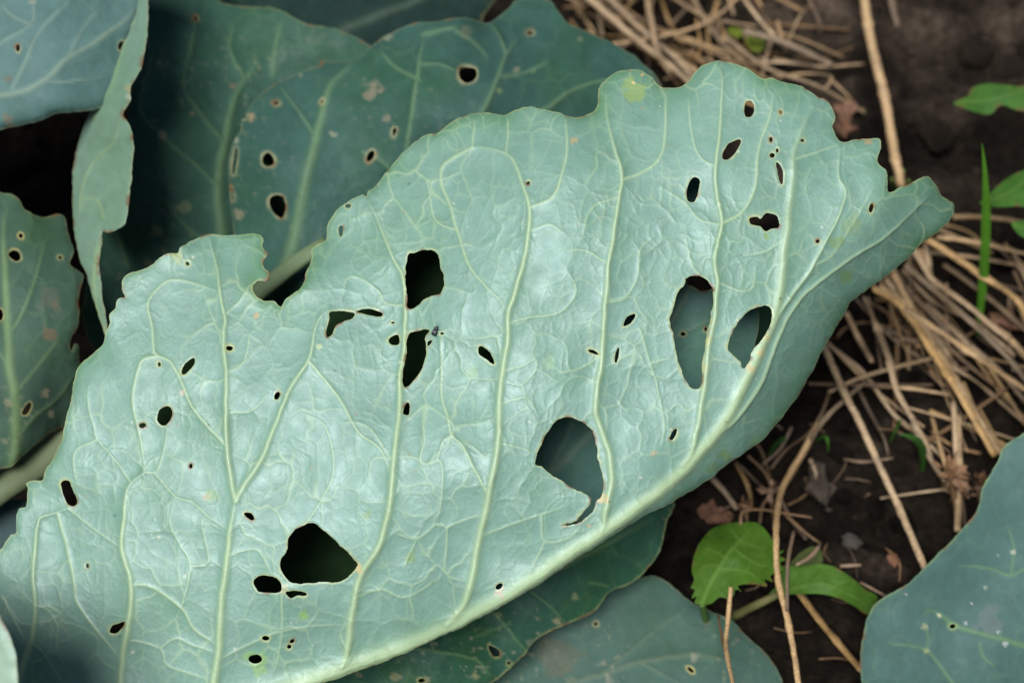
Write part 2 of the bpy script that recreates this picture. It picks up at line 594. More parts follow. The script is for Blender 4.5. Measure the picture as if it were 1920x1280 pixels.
    for v in veins:
        pname, w0, w1, hh, pts = v
        if pname == "vein":
            w0, w1 = w0 * 0.74, w1 * 0.6
        pts = smooth_line(pts, 7)
        wig = fbm(np.arange(len(pts)) * 7.0, np.full(len(pts), seed * 3 + len(part_names)), 35, 2, w0)
        tt = np.gradient(pts, axis=0); tt = tt / (np.hypot(tt[:, 0], tt[:, 1])[:, None] + 1e-6)
        pts = pts + np.stack([-tt[:, 1], tt[:, 0]], 1) * (wig * min(2.2, 0.4 * w0 + 0.6))[:, None]
        k = -1
        if pname:
            k = len(part_names); part_names.append(pname)
        n = len(pts) - 1
        for i in range(n):
            a, b = pts[i], pts[i + 1]
            sl = window(a, b, max(42, w0 * 3))
            if sl[0].start >= sl[0].stop or sl[1].start >= sl[1].stop:
                continue
            d, t, _, _ = segdist(a, b, sl)
            f = (i + t) / n
            w = w0 + (w1 - w0) * f
            u = d / w
            fade = np.clip((1 - f) * 5, 0, 1) ** 0.6
            hgt = hh * mm * abs(vein_h) * (w / w0) / (1 + u ** 3.0) * fade
            vh[sl] = np.maximum(vh[sl], hgt)
            vc[sl] = np.maximum(vc[sl], vein_c * min(1.0, 0.50 + 0.055 * w0) / (1 + (u / 0.9) ** 4) * fade)
            if pname:
                dv[sl] = np.minimum(dv[sl], d)
            dm[sl] = np.minimum(dm[sl], d)
            if k >= 0:
                m = (u < 1.25) & (u < um[sl])
                vid[sl] = np.where(m, k, vid[sl]); um[sl] = np.where(m, u, um[sl])
    wx = PX + fbm(PX, PY, 40, 2, seed + 2) * 14; wy = PY + fbm(PX, PY, 40, 2, seed + 4) * 14
    h = h - pillow * mm * ((1 - np.exp(-np.minimum(dv, 40) / 16)) * 0.7 + (1 - np.exp(-np.minimum(dm, 40) / 12)) * 0.28)
    patch = np.clip(0.75 + 0.8 * fbm(PX, PY, 160, 2, seed + 8), 0.15, 1.3)
    for q, (cell, amp) in enumerate(net):
        e = voronoi_edge(wx + q * 371, wy * 0.85 + q * 173, cell)
        vis = np.clip(0.45 + 0.9 * fbm(PX, PY, cell * 1.6, 2, seed + 20 + q), 0, 1)
        g = np.exp(-(e / (1.1 + cell * 0.012)) ** 2)
        h = h + amp * mm * patch * (g * (0.6 + 0.9 * vis) + 1.5 * np.exp(-(e / (cell * 0.17)) ** 2))
        vc = np.maximum(vc, net_c * g * vis * (0.52 if q == 0 else 0.40 if q == 1 else 0.12) * np.clip(cell / 40, 0.5, 1))
    h = h + fbm(PX, PY, 11, 3, seed + 6) * 0.014 * mm * patch
    h = h + vh * np.sign(vein_h)
    # --- border: outer margin rolls back, hole rims swell
    outer = ~ISH
    h = h - curl * mm * np.exp(-DO / 9.0)
    h = h + np.where(ISH, 0.16 * mm * hole_rim * np.exp(-(sd / 4.0) ** 2) - 0.25 * mm * np.exp(-sd / 1.5), 0)
    P = P0 + N0 * h[..., None]
    N = mend(normals(P))
    # --- colour of the leaf itself
    base, green, vein_col, rim_col = map(np.array, (base, green, vein_col, rim_col))
    g = np.clip(fbm(PX, PY, 120, 5, seed + 11) * 1.6 + 0.1, 0, 1) * green_amt
    g = np.maximum(g, np.clip(np.exp(-DO / (R * 0.32)) - 0.04, 0, 1) * edge_green * np.clip(0.7 + 0.9 * fbm(PX, PY, 90, 2, seed + 31), 0.1, 1.3))
    col = base * (1 - g[..., None]) + green * g[..., None]
    col = col * (1 + 0.10 * fbm(PX, PY, 24, 4, seed + 13))[..., None]
    if dust:
        sp = np.clip((fbm(PX, PY, 9, 3, seed + 15) - 0.42) * 6, 0, 1) * np.clip(fbm(PX, PY, 130, 2, seed + 16) * 2 + 0.2, 0, 1)
        col = col + (np.array((0.32, 0.30, 0.2)) - col) * (sp * dust)[..., None]
    # fine scratches where the wax is rubbed off
    sc = np.clip((np.abs(fbm(PX, PY, 26, 4, seed + 18)) < 0.012) * 1.0, 0, 1) * np.clip(fbm(PX, PY, 90, 2, seed + 19) * 3 - 0.5, 0, 1)
    col = col + (green - col) * (sc * 0.5)[..., None]
    col = col + (vein_col - col) * np.clip(vc, 0, 1)[..., None]
    rn = np.clip(0.75 + 0.7 * fbm(PX, PY, 18, 3, seed + 14), 0.1, 1)
    rw = rim_w * np.where(ISH, 0.85 + 0.9 * fbm(PX, PY, 24, 2, seed + 9), 0.7)
    rim = np.exp(-(sd / np.maximum(rw, 0.6)) ** 2) * rn * np.where(ISH, 1.0, margin)
    col = col + (rim_col - col) * rim[..., None]
    brown = np.clip(fbm(PX, PY, 22, 3, seed + 17) * 3 - np.where(ISH, 0.55, 0.6), 0, 1) * np.exp(-(sd / 3.5) ** 2)
    col = col + (np.array((0.16, 0.085, 0.035)) - col) * brown[..., None]
    for (sx, sy, sr, scol, st) in spots:
        d = np.hypot(PX - sx, PY - sy) / sr + fbm(PX, PY, max(6, sr * 0.7), 3, seed + sr) * 0.7
        m = np.clip((1 - d) * 3, 0, 1) * st * (1.0 if step < 2.5 else 0.7)
        col = col + (np.array(scol) - col) * m[..., None]
    if name == "leaf" and step < 3:                  # pin-prick specks on the waxy side
        for i in range(260):
            sx, sy = random.uniform(x0, x1), random.uniform(y0, y1); r = random.uniform(1.0, 2.6)
            sl = window((sx, sy), (sx, sy), 6)
            if sl[0].start >= sl[0].stop or sl[1].start >= sl[1].stop:
                continue
            m = np.exp(-((PX[sl] - sx) ** 2 + (PY[sl] - sy) ** 2) / r ** 2)
            tint = np.array(random.choice([(0.04, 0.08, 0.03), (0.10, 0.22, 0.07), (0.25, 0.2, 0.1), (0.6, 0.62, 0.5)]))
            col[sl] = col[sl] + (tint - col[sl]) * (m * 0.85)[..., None]
    # --- faces, part by part
    idx = np.arange(ny * nx).reshape(ny, nx)
    jj, ii = np.nonzero(keep)
    Q = np.stack([idx[jj, ii], idx[jj + 1, ii], idx[jj + 1, ii + 1], idx[jj, ii + 1]], 1)
    part = np.maximum.reduce([vid[jj, ii], vid[jj + 1, ii + 1]])
    E = np.concatenate([Q[:, [0, 1]], Q[:, [1, 2]], Q[:, [2, 3]], Q[:, [3, 0]]])
    ef = np.tile(np.arange(len(Q)), 4)
    key = np.sort(E, 1); key = key[:, 0].astype(np.int64) * (ny * nx) + key[:, 1]
    _, inv, c = np.unique(key, return_inverse=True, return_counts=True)
    be = c[inv] == 1
    BE, BF = E[be], part[ef[be]]
    Pf, Nf, Cf = P.reshape(-1, 3), N.reshape(-1, 3), col.reshape(-1, 3)
    Pb = Pf - Nf * th
    root = None
    for k in [-1] + list(range(len(part_names))):
        q = Q[part == k]
        if not len(q):
            continue
        e = BE[BF == k]
        used, inv = np.unique(q, return_inverse=True)
        q2 = inv.reshape(-1, 4)
        n = len(used)
        walls = np.zeros((0, 4), int)
        if len(e):
            e2 = np.searchsorted(used, e)
            walls = np.stack([e2[:, 1], e2[:, 0], e2[:, 0] + n, e2[:, 1] + n], 1)
        faces = np.concatenate([q2, q2[:, ::-1] + n, walls])
        Vv = np.concatenate([Pf[used], Pb[used]])
        Cc = np.concatenate([Cf[used], Cf[used] * 0.85])
        Nn = np.concatenate([Nf[used], -Nf[used]])
        if k == -1:
            root = mesh_np(name, Vv, faces, mat, parent, Cc, Nn)
            if label: root["label"] = label
        else:
            mesh_np(part_names[k], Vv, faces, mat, root, Cc, Nn)

    def sample(px, py):
        i = int(round((px - x0) / step)); j = int(round((py - y0) / step))
        return Vector(P[j, i]), Vector(N[j, i])
    root_sample[root.name] = sample
    return root


root_sample = {}


def oval(x, y, rx, ry, rot=0.0, n=10):
    t = np.linspace(0, 2 * np.pi, n, endpoint=False)
    a = math.radians(rot)
    u, v = rx * np.cos(t), ry * np.sin(t)
    return np.stack([x + u * math.cos(a) - v * math.sin(a), y + u * math.sin(a) + v * math.cos(a)], 1)


def tube(name, pts, radii, mat, parent=None, col=None, sides=10, squash=1.0, nodes=0.0, origin=None, rag=0.0):
    """tapering stalk along a 3D path; uv = (around, along in cm)"""
    pts = np.array([list(p) for p in pts], float)
    radii = np.interp(np.linspace(0, 1, 200), np.linspace(0, 1, len(radii)), radii)
    L = np.linalg.norm(np.diff(pts, axis=0), axis=1).sum()
    sp = smooth_line(pts, max(0.0025, L / 60))
    n = len(sp)
    T = np.gradient(sp, axis=0); T /= np.linalg.norm(T, axis=1)[:, None] + 1e-12
    up = np.array([0.13, 0.21, 1.0]); A = np.cross(T, up); A /= np.linalg.norm(A, axis=1)[:, None] + 1e-9
    B = np.cross(A, T)
    s = np.concatenate([[0], np.cumsum(np.linalg.norm(np.diff(sp, axis=0), axis=1))])
    r = radii[np.clip((s / s[-1] * 199).astype(int), 0, 199)].copy()
    if nodes:
        for q in np.arange(nodes * 0.6, s[-1], nodes):
            r *= 1 + 0.28 * np.exp(-((s - q) / 0.0018) ** 2)
    ang = np.linspace(0, 2 * np.pi, sides, endpoint=False)
    rr = r[:, None] * (1 + rag * rng.normal(size=(n, sides)))
    V = sp[:, None] + A[:, None] * (np.cos(ang) * rr)[..., None] + B[:, None] * (np.sin(ang) * rr * squash)[..., None]
    I = np.arange(n * sides).reshape(n, sides); J = np.roll(I, -1, 1)
    F = np.stack([I[:-1], J[:-1], J[1:], I[1:]], -1).reshape(-1, 4)
    V = V.reshape(-1, 3)
    uv = np.stack([np.tile(np.abs(ang / np.pi - 1), n), np.repeat(s * 100 / 3, sides)], 1)
    V = np.concatenate([V, sp[:1], sp[-1:]]); uv = np.concatenate([uv, [[0, 0]], [[0, 1]]])
    a, b = n * sides, n * sides + 1
    F3 = np.concatenate([np.stack([np.full(sides, a), J[0], I[0]], 1), np.stack([np.full(sides, b), I[-1], J[-1]], 1)])
    cc = None
    if col is not None:
        cc = np.tile(np.array(col, float), (len(V), 1))
    return mesh_np(name, V, F, mat, parent, cc, uv=uv, F3=F3, origin=origin)


# ------------------------------------------------------------------ the cabbage plant on the left
STALK = on_ground(-260, 1500, 0.0)
plant = empty("cabbage_plant", STALK, "big blue-green cabbage plant with insect-eaten leaves filling the bed", "cabbage", "cabbage plants")

V = []
def vein(w0, w1, hh, pts, part=None):
    V.append((part, w0, w1, hh, pts))

# midrib
vein(27, 5, 3.4, c0(-40,1500, 120,1440, 300,1375, 470,1318, 620,1264, 740,1222, 850,1174, 957,1113, 1050,1052, 1130,998, 1200,948, 1260,900, 1300,862, 1338,817,
     1370,772, 1391,728, 1409,690, 1432,640, 1452,592, 1466,510, 1474,442, 1485,348, 1491,275, 1526,197), "midrib")
# side veins
vein(8.5, 4, 1.1, c0(1280,872, 1296,850, 1307,804, 1320,733, 1330,650, 1341,588, 1344,533, 1341,483, 1352,420, 1345,367, 1342,312, 1349,247, 1354,151, 1342,117), "vein")
vein(9.5, 4.5, 1.2, c0(1124,1000, 1131,984, 1139,942, 1147,894, 1142,849, 1126,803, 1117,767, 1122,719, 1130,662, 1136,569, 1141,494, 1152,437, 1161,367, 1166,339, 1164,312, 1150,266, 1139,220, 1134,170), "vein")
vein(10.5, 5, 1.3, c0(838,1168, 855,1152, 869,1135, 879,1107, 886,1077, 897,1017, 912,950, 927,875, 934,820, 937,760, 942,696, 952,632, 952,587, 965,550, 984,482, 990,437, 993,390, 980,345, 965,307, 950,289, 912,277, 886,276), "vein")
vein(10.5, 4, 1.3, c0(640,1248, 648,1235, 654,1205, 661,1145, 676,1081, 706,1032, 721,995, 731,942, 736,886, 744,820, 749,756, 749,707, 757,655, 760,610, 760,576, 756,524, 736,482, 717,434, 702,400, 688,372), "vein")
vein(11, 8, 1.3, c0(395,1330, 401,1280, 409,1231, 416,1137, 426,1044, 435,976, 442,936), "vein")
vein(8, 3.5, 1.0, c0(442,939, 461,905, 491,860, 506,824, 525,775, 547,722, 579,677, 589,625, 600,595, 615,580), "vein")
vein(8, 3.5, 1.0, c0(442,939, 431,885, 427,850, 424,775, 424,700, 420,625, 422,595, 412,550, 405,494, 394,447), "vein")
vein(10, 5, 1.2, c0(218,1350, 225,1280, 232,1224, 244,1156, 247,1096, 236,1055, 227,1025, 231,980, 236,931, 247,905, 272,886), "vein")
vein(9, 4, 1.0, c0(10,1360, 34,1276, 56,1212, 66,1156, 64,1081, 71,987, 79,969, 101,963, 127,954), "vein")
vein(6, 3, 0.8, c0(1345,812, 1378,787, 1428,717, 1453,650, 1482,587, 1520,542, 1578,496, 1662,442, 1740,370), "vein")
vein(5.5, 2.5, 0.8, c0(1440,628, 1466,579, 1516,512, 1553,446, 1585,367, 1572,330, 1574,275), "vein")
# branches
for pts in [c0(1356,419, 1393,394, 1416,348, 1420,293, 1428,262, 1443,220, 1452,174), c0(1166,339, 1214,316, 1237,293, 1246,257, 1249,170),
            c0(886,276, 856,292, 830,311, 828,345, 843,382, 857,435, 879,497, 905,531, 935,561, 952,587), c0(993,390, 1036,367, 1051,330, 1062,285, 1061,217),
            c0(912,922, 890,882, 867,835, 847,816, 837,775, 828,737, 828,685, 826,644, 830,621), c0(579,677, 609,711, 639,749, 672,809, 710,839, 725,869, 734,900),
            c0(427,838, 416,828, 390,801, 360,764, 337,711, 319,677, 296,666, 289,659, 285,610, 277,569, 296,542, 319,524, 356,527, 409,546),
            c0(296,666, 266,677, 251,726, 249,760, 259,805, 270,869, 272,886), c0(247,1096, 285,1100, 341,1141, 364,1179, 405,1209),
            c0(109,965, 127,1032, 139,1092, 146,1134, 187,1190, 228,1238)]:
    vein(3.4, 2.2, 0.36, pts)
for pts in [c0(950,289, 952,240, 950,214), c0(886,276, 888,250, 890,225), c0(954,608, 991,595, 1047,587, 1077,557, 1079,535, 1059,497), c0(946,697, 980,685, 1010,668),
            c0(847,816, 830,824, 819,861, 800,870, 781,859, 742,853), c0(758,572, 721,566, 710,546, 672,520, 650,522, 640,560), c0(422,592, 450,561, 469,527),
            c0(272,886, 292,886, 300,867, 311,819, 313,795), c0(290,890, 330,931, 360,940, 386,965, 428,995), c0(246,903, 210,856, 180,822, 176,805, 165,760, 165,719),
            c0(180,822, 139,849, 142,912), c0(341,1141, 356,1062, 337,1021, 319,984, 326,935), c0(356,1062, 390,1055, 379,987, 386,965), c0(127,954, 161,980, 202,1010, 227,1027),
            c0(68,1134, 94,1149, 110,1180), c0(60,1205, 86,1231, 116,1280), c0(2,1119, 22,1156, 52,1212), c0(525,1100, 529,1175, 521,1231, 510,1268),
            c0(414,1236, 465,1209, 521,1186, 585,1175, 652,1171), c0(245,1201, 300,1216, 311,1246, 349,1261, 402,1278), c0(300,1216, 330,1197, 360,1209, 410,1225),
            c0(1199,617, 1210,650, 1220,683, 1232,725, 1245,796, 1240,840), c0(1220,683, 1257,671), c0(908,1004, 957,984, 1014,965, 1060,950), c0(1014,965, 1021,1014, 1070,1006, 1092,980),
            c0(1021,1014, 995,1070), c0(932,832, 969,837, 1002,849), c0(793,870, 789,856, 795,820, 790,780), c0(815,984, 837,991, 837,1032, 837,1077, 882,1092),
            c0(815,984, 781,1010, 740,1000), c0(837,991, 879,972, 905,965), c0(800,870, 825,865, 830,897, 826,950, 815,984), c0(1490,300, 1535,284, 1572,270), c0(760,1060, 781,1010),
            c0(668,1120, 715,1105, 760,1120, 830,1082), c0(743,860, 700,860, 690,900), c0(1345,530, 1390,545, 1412,538, 1418,500), c0(1141,494, 1100,470, 1060,470), c0(1136,569, 1170,560, 1195,520, 1200,470, 1230,440),
            c0(1342,312, 1310,290, 1296,245, 1290,180), c0(1352,420, 1310,410, 1285,380, 1240,350), c0(1344,540, 1300,500, 1285,440), c0(990,437, 1030,420, 1060,440), c0(856,430, 815,410, 800,340, 780,320),
            c0(424,700, 455,680, 470,620), c0(424,775, 470,770, 500,740), c0(740,870, 690,800, 640,790), c0(560,1000, 600,940, 625,880, 610,800, 560,770), c0(426,1044, 480,1030, 510,1080), c0(1161,367, 1110,390, 1090,450),
            c0(1474,442, 1440,470, 1400,480), c0(1526,500, 1560,480, 1600,420, 1640,350), c0(1130,662, 1090,690, 1040,700), c0(937,760, 985,745, 1010,780)]:
    vein(2.0, 1.4, 0.17, pts)

H = [c5(540,230, 575,195, 640,182, 690,200, 705,260, 715,300, 715,385, 630,425, 545,465), c5(160,490, 270,490, 268,520, 210,540, 180,560, 165,605, 138,612, 150,540),
     c5(290,485, 360,478, 412,495, 412,512, 330,500), c5(455,620, 485,603, 502,615, 500,650, 470,655, 450,640),
     c5(550,607, 600,585, 650,582, 632,625, 636,650, 625,740, 600,800, 585,825, 545,862, 525,862, 522,800, 537,690), c5(640,640, 665,632, 655,655, 640,662),
     c5(898,670, 915,665, 950,690, 972,730, 972,752, 935,725, 900,700), c5(545,940, 553,960, 552,1000, 540,1007, 520,1000, 528,965),
     np.concatenate([c5(1230,1120, 1290,1040, 1350,1020, 1420,1045, 1470,1090), c8(1330,80, 1340,170, 1360,230, 1362,300, 1350,355, 1330,368, 1304,425, 1268,462, 1215,490, 1160,494, 1228,468, 1275,415, 1298,358,
                     1200,300, 1110,240, 1060,200, 1020,175)]),
     c7(1570,480, 1600,500, 1650,535, 1690,580, 1740,630, 1785,680, 1782,705, 1740,755, 1680,778, 1500,782, 1440,770, 1400,710, 1405,655, 1430,620, 1440,560, 1470,515, 1520,490),
     c7(1265,780, 1285,750, 1330,745, 1380,755, 1405,790, 1400,825, 1340,832, 1290,825), c7(1428,825, 1480,818, 1530,830, 1528,848, 1480,850, 1455,862, 1435,850),
     c4(785,1010, 800,980, 835,965, 858,985, 855,1020, 830,1055, 800,1055, 782,1035), c4(905,795, 925,745, 960,718, 973,730, 960,760, 925,800),
     c7(300,290, 318,270, 340,275, 355,310, 380,365, 375,390, 345,393, 315,350), c3(780,420, 800,410, 817,425, 815,460, 800,475, 780,470),
     c3(690,620, 720,580, 760,565, 762,585, 735,630, 705,650, 687,645), c3(545,760, 565,725, 592,735, 590,775, 575,820, 550,822, 540,800),
     c3(800,890, 830,885, 845,893, 870,868, 905,875, 922,905, 918,932, 890,935, 865,945, 840,920, 810,918, 798,905), c3(908,660, 925,670, 938,700, 935,750, 928,755, 915,710),
     c6(400,290, 440,278, 485,290, 515,330, 523,380, 510,470, 490,560, 475,650, 465,760, 455,785, 430,788, 405,765, 375,700, 350,620, 345,560, 328,480, 345,410, 370,345, 395,320),
     c6(600,550, 640,480, 690,435, 760,412, 785,450, 770,510, 730,580, 700,620, 680,660, 660,692, 640,665, 595,620, 590,590), c6(118,500, 135,465, 170,450, 172,465, 150,495, 120,508),
     c6(78,660, 85,620, 97,605, 97,640, 85,672), c5(1450,680, 1480,682, 1503,705, 1490,708, 1460,695), c6(327,1005, 340,975, 360,967, 358,990, 340,1018, 328,1016),
     c7(545,1030, 560,995, 590,985, 620,975, 610,1000, 580,1030), c7(1218,430, 1250,430, 1268,455, 1258,468, 1228,450)]
for a in [(1464,209,4,4,0), (1446,260,3,5,0), (1458,281,3,4.5,0), (1449,290,5,5,0), (1505,263,4.5,3,0), (1635,390,4.5,9,10), (1534,452,4,3,-30), (430,652,6.5,5,0), (519,741,5,8,25), (266,797,6.5,4.5,-15),
          (298,682,3,4.5,0), (357,873,3,5,0), (498,1197,7,4.5,0), (547,1203,4,5,40), (542,1213,4,4,0), (478,1236,13,8,0), (162,1060,3,4.5,0), (651,384,6,5,10), (638,432,4.5,11,0), (351,493,4,4,0), (828,625,4,2.5,0), (990,342,3,4,30),
          (936,1099,8,4.5,-40), (736,604,4,2,0)]:
    H.append(oval(*a))

outline_main = np.concatenate([
    c0(-70,1060, -20,1042), c7(0,610, 20,575, 45,540, 75,530, 80,410, 125,395, 128,310, 115,280, 150,265, 200,270, 215,215, 260,150, 300,50),
    c4(305,1075, 340,940, 360,830, 385,760, 450,700, 505,650, 520,590, 545,540, 545,500, 575,470, 590,425, 625,415, 613,370, 615,330, 650,295, 700,280, 760,250, 830,205, 890,200, 905,165, 960,130, 1030,95, 1080,98,
       1160,105, 1280,95, 1310,125, 1305,155, 1330,195, 1308,230, 1310,260, 1335,290, 1325,320, 1280,325, 1255,350, 1258,390, 1310,430, 1360,435, 1400,465, 1430,425, 1480,390),
    c5(0,380, 25,345, 35,290, 65,215, 70,160, 130,125), c2(140,1120, 190,1040, 235,1012, 265,985, 310,965, 335,975, 340,945, 385,920, 440,840, 520,750, 620,670, 700,650, 760,600, 860,557, 960,553, 1030,560, 1100,530,
       1180,525, 1270,545, 1330,560, 1400,570, 1460,550, 1490,520, 1500,460),
    c3(188,340, 240,290, 330,275, 390,300, 430,340, 480,350, 530,335, 570,290, 610,255, 680,237, 740,250, 790,275, 860,318, 890,310, 930,325, 1020,345, 1080,390, 1110,400, 1140,435, 1155,470, 1142,510, 1160,550, 1180,570,
       1230,562, 1325,555, 1338,590, 1325,650, 1365,690, 1370,740, 1380,788, 1440,760, 1530,715, 1570,750, 1600,800, 1640,825, 1650,850, 1630,900),
    c6(1580,60, 1480,140, 1350,265, 1200,375, 1140,430, 1090,520, 1020,640, 970,740, 920,830, 840,930, 740,1040, 640,1110, 540,1190), c9(370,270, 220,360, 130,410, 0,465),
    c8(1530,480, 1400,560, 1250,657, 1100,755, 900,876, 700,978, 500,1068, 300,1156, 100,1228), c0(560,1296, 400,1354, 200,1422, 60,1475, -30,1530, -60,1490, 60,1420, 120,1380, 60,1360, -70,1370)])

ctrl_main = [(-50,1060,.512), (-50,1360,.500), (150,1430,.500), (130,780,.512), (300,520,.522), (430,450,.530), (500,540,.520), (280,900,.505), (330,1180,.499), (600,1272,.503), (560,1120,.497), (560,800,.502),
             (600,480,.522), (700,360,.527), (850,1172,.500), (800,1000,.494), (780,650,.506), (930,220,.525), (900,420,.508), (1050,1052,.497), (1000,860,.495), (1000,620,.498), (1180,140,.526), (1080,330,.508),
             (1230,300,.512), (1350,125,.521), (1200,948,.496), (1180,720,.499), (1240,520,.503), (1338,817,.498), (1330,600,.502), (1409,690,.500), (1400,330,.508), (1520,190,.520), (1490,420,.506), (1640,280,.517),
             (1600,400,.510), (1700,430,.507), (1590,560,.505), (1480,760,.500)]
MAIN_BASE, MAIN_GREEN, MAIN_VEIN = (0.154, 0.286, 0.227), (0.072, 0.190, 0.082), (0.36, 0.49, 0.28)
YG = (0.17, 0.27, 0.06); TAN = (0.40, 0.28, 0.14); PALE = (0.55, 0.55, 0.42)
spots_main = [(1188,168,26,(0.22,0.33,0.10),.8), (1187,154,4,(0.6,0.45,0.2),1), (1204,138,3,(0.5,0.35,0.15),1), (395,928,13,YG,.6), (385,932,8,TAN,.5), (772,1045,12,YG,.6), (885,700,14,(0.25,0.4,0.2),.55), (1030,680,14,(0.25,0.4,0.2),.5),
              (934,1108,12,(0.45,0.4,0.28),.9), (570,1156,10,(0.2,0.36,0.1),.9), (478,1236,22,(0.2,0.36,0.12),.7), (488,1258,12,(0.2,0.36,0.12),.7), (688,966,8,YG,.6), (1225,850,7,TAN,.5), (1570,455,16,YG,.5), (1600,420,22,(0.2,0.3,0.12),.5),
              (1590,520,14,YG,.55), (1360,855,14,YG,.5), (1340,880,12,YG,.4), (480,590,6,TAN,.8), (600,648,6,(0.4,0.5,0.25),.8), (1075,262,7,TAN,.7), (330,480,16,(0.28,0.33,0.1),.7), (1628,258,10,TAN,.6),
              (840,1262,6,TAN,.4), (1130,935,10,(0.48,0.42,0.2),.9), (672,1065,9,(0.48,0.42,0.2),.9), (528,1105,12,(0.45,0.42,0.24),.6), (1437,440,7,YG,.8), (1325,640,10,(0.42,0.42,0.16),.5), (1322,690,10,(0.42,0.42,0.16),.5), (1330,600,8,(0.42,0.42,0.16),.5),
              (1425,660,9,(0.48,0.45,0.2),.7), (1436,635,8,(0.48,0.45,0.2),.7), (1405,690,10,(0.5,0.42,0.2),.7), (340,735,7,(0.5,0.4,0.3),.6), (1105,985,5,TAN,.8), (1420,830,14,YG,.3)]
main_leaf = build_leaf(plant, "large pale blue-green cabbage leaf underside riddled with holes", M_MAIN, outline_main, 2.0, ctrl_main, MAIN_BASE, MAIN_GREEN, MAIN_VEIN, V, H, spots_main, th=0.0006, edge=2.4,
                       rim_col=(0.36, 0.42, 0.19), rim_w=3.4, pillow=0.8, net=((66, 0.10), (29, 0.04), (13, 0.012)), wave=(300, 6.0), vein_h=.68, vein_c=.95, curl=0.9, seed=1.0, margin=.85, green_amt=0.30, edge_green=0.85,
                       crease=(c0(1690,345, 1640,410, 1575,478, 1505,560, 1462,650, 1412,735, 1350,825, 1270,908, 1192,972, 1130,1024, 1040,1092, 950,1148, 800,1218), 1.5, 20.0))

# ------------------------------------------------------------------ the other leaves of the plant
DK, DKG, DKV = (0.060, 0.108, 0.098), (0.038, 0.085, 0.052), (0.20, 0.27, 0.15)
BRN = (0.16, 0.10, 0.06)


def vs(*items):
    return [(p, w0, w1, hh, pts) for (p, w0, w1, hh, pts) in items]


def build_upper(*a, **k):
    k.setdefault("vein_h", 0.3); k.setdefault("vein_c", 0.62); k.setdefault("net_c", 0.32); k.setdefault("margin", 0.3); k.setdefault("rim_w", 2.2); k.setdefault("net", ((64, 0.10), (30, 0.05)))
    return build_leaf(*a, **k)


leaf_a = build_upper(plant, "blue-grey cabbage leaf with a smooth upper side and curled lower edge", M_BACK,
    np.concatenate([c0(-90,258, -40,252), c1(0,650, 190,607, 270,577, 440,548), c0(205,190, 240,120, 262,60, 280,0, 300,-70, -90,-70)]), 4,
    [(-60,240,.57), (100,215,.565), (200,150,.575), (100,100,.565), (0,0,.57), (270,0,.585), (-60,-50,.57), (200,-50,.58)], (0.082,0.158,0.150), (0.050,0.118,0.095), (0.22,0.29,0.22),
    vs(("midrib",7,3.5,.9,c1(-150,500, 0,480, 100,460, 230,400, 330,300, 480,210, 640,90, 720,0)), ("vein",4,2.5,.5,c1(230,405, 320,415, 400,400, 520,385)), ("vein",5,3,.6,c1(60,450, 130,300, 170,200, 230,120, 350,0)),
       ("vein",4,3,.5,c1(-40,240, 0,220, 150,120, 170,0)), (None,3,2,.3,c1(150,120, 60,80, 0,20)), (None,3,2,.3,c1(330,300, 420,130, 500,40))),
    [oval(33,90,4,7), oval(229,85,6,9,20)], [(13,150,9,BRN,.8), (60,5,7,(0.3,0.28,0.2),.6), (15,225,12,(0.2,0.13,0.07),.6)], edge=1.6, pillow=0.5, wave=(180,2.5), curl=3.5, seed=2.0)

leaf_b = build_upper(plant, "narrow cabbage leaf seen edge-on with a pale folded underside", M_MAIN,
    np.concatenate([c0(276,-40, 271,60, 262,120), c1(640,440, 635,500, 605,565, 630,610, 650,700, 650,800, 640,940, 620,1080, 600,1130, 530,1160, 505,1150, 500,1200, 486,1290), c0(184,520, 191,580, 198,632, 188,606, 172,560, 160,515, 148,490,
       137,440, 132,370, 138,290, 160,220, 190,165, 225,90, 252,30, 264,-40)]), 3,
    [(264,-30,.585), (276,-30,.575), (190,170,.582), (240,200,.553), (135,380,.585), (240,350,.553), (170,560,.565), (195,620,.560), (190,400,.563)], (0.165,0.275,0.205), (0.11,0.22,0.11), (0.28,0.40,0.18),
    vs(("midrib",6,3,.7,c4(515,600, 490,530, 470,400, 470,260, 490,120)), ("vein",4,2.5,.5,c1(400,1050, 410,960, 430,880, 480,790, 560,720, 590,640, 600,560)), ("vein",4,2.5,.5,c1(470,590, 560,420, 620,200, 700,20)), (None,3,2,.3,c1(520,1090, 480,1000, 400,1000))),
    [], [(237,165,7,TAN,.6), (238,180,6,(0.5,0.45,0.35),.7)], edge=2.0, wave=(90,1.6), curl=.6, seed=3.0, green_amt=.5)

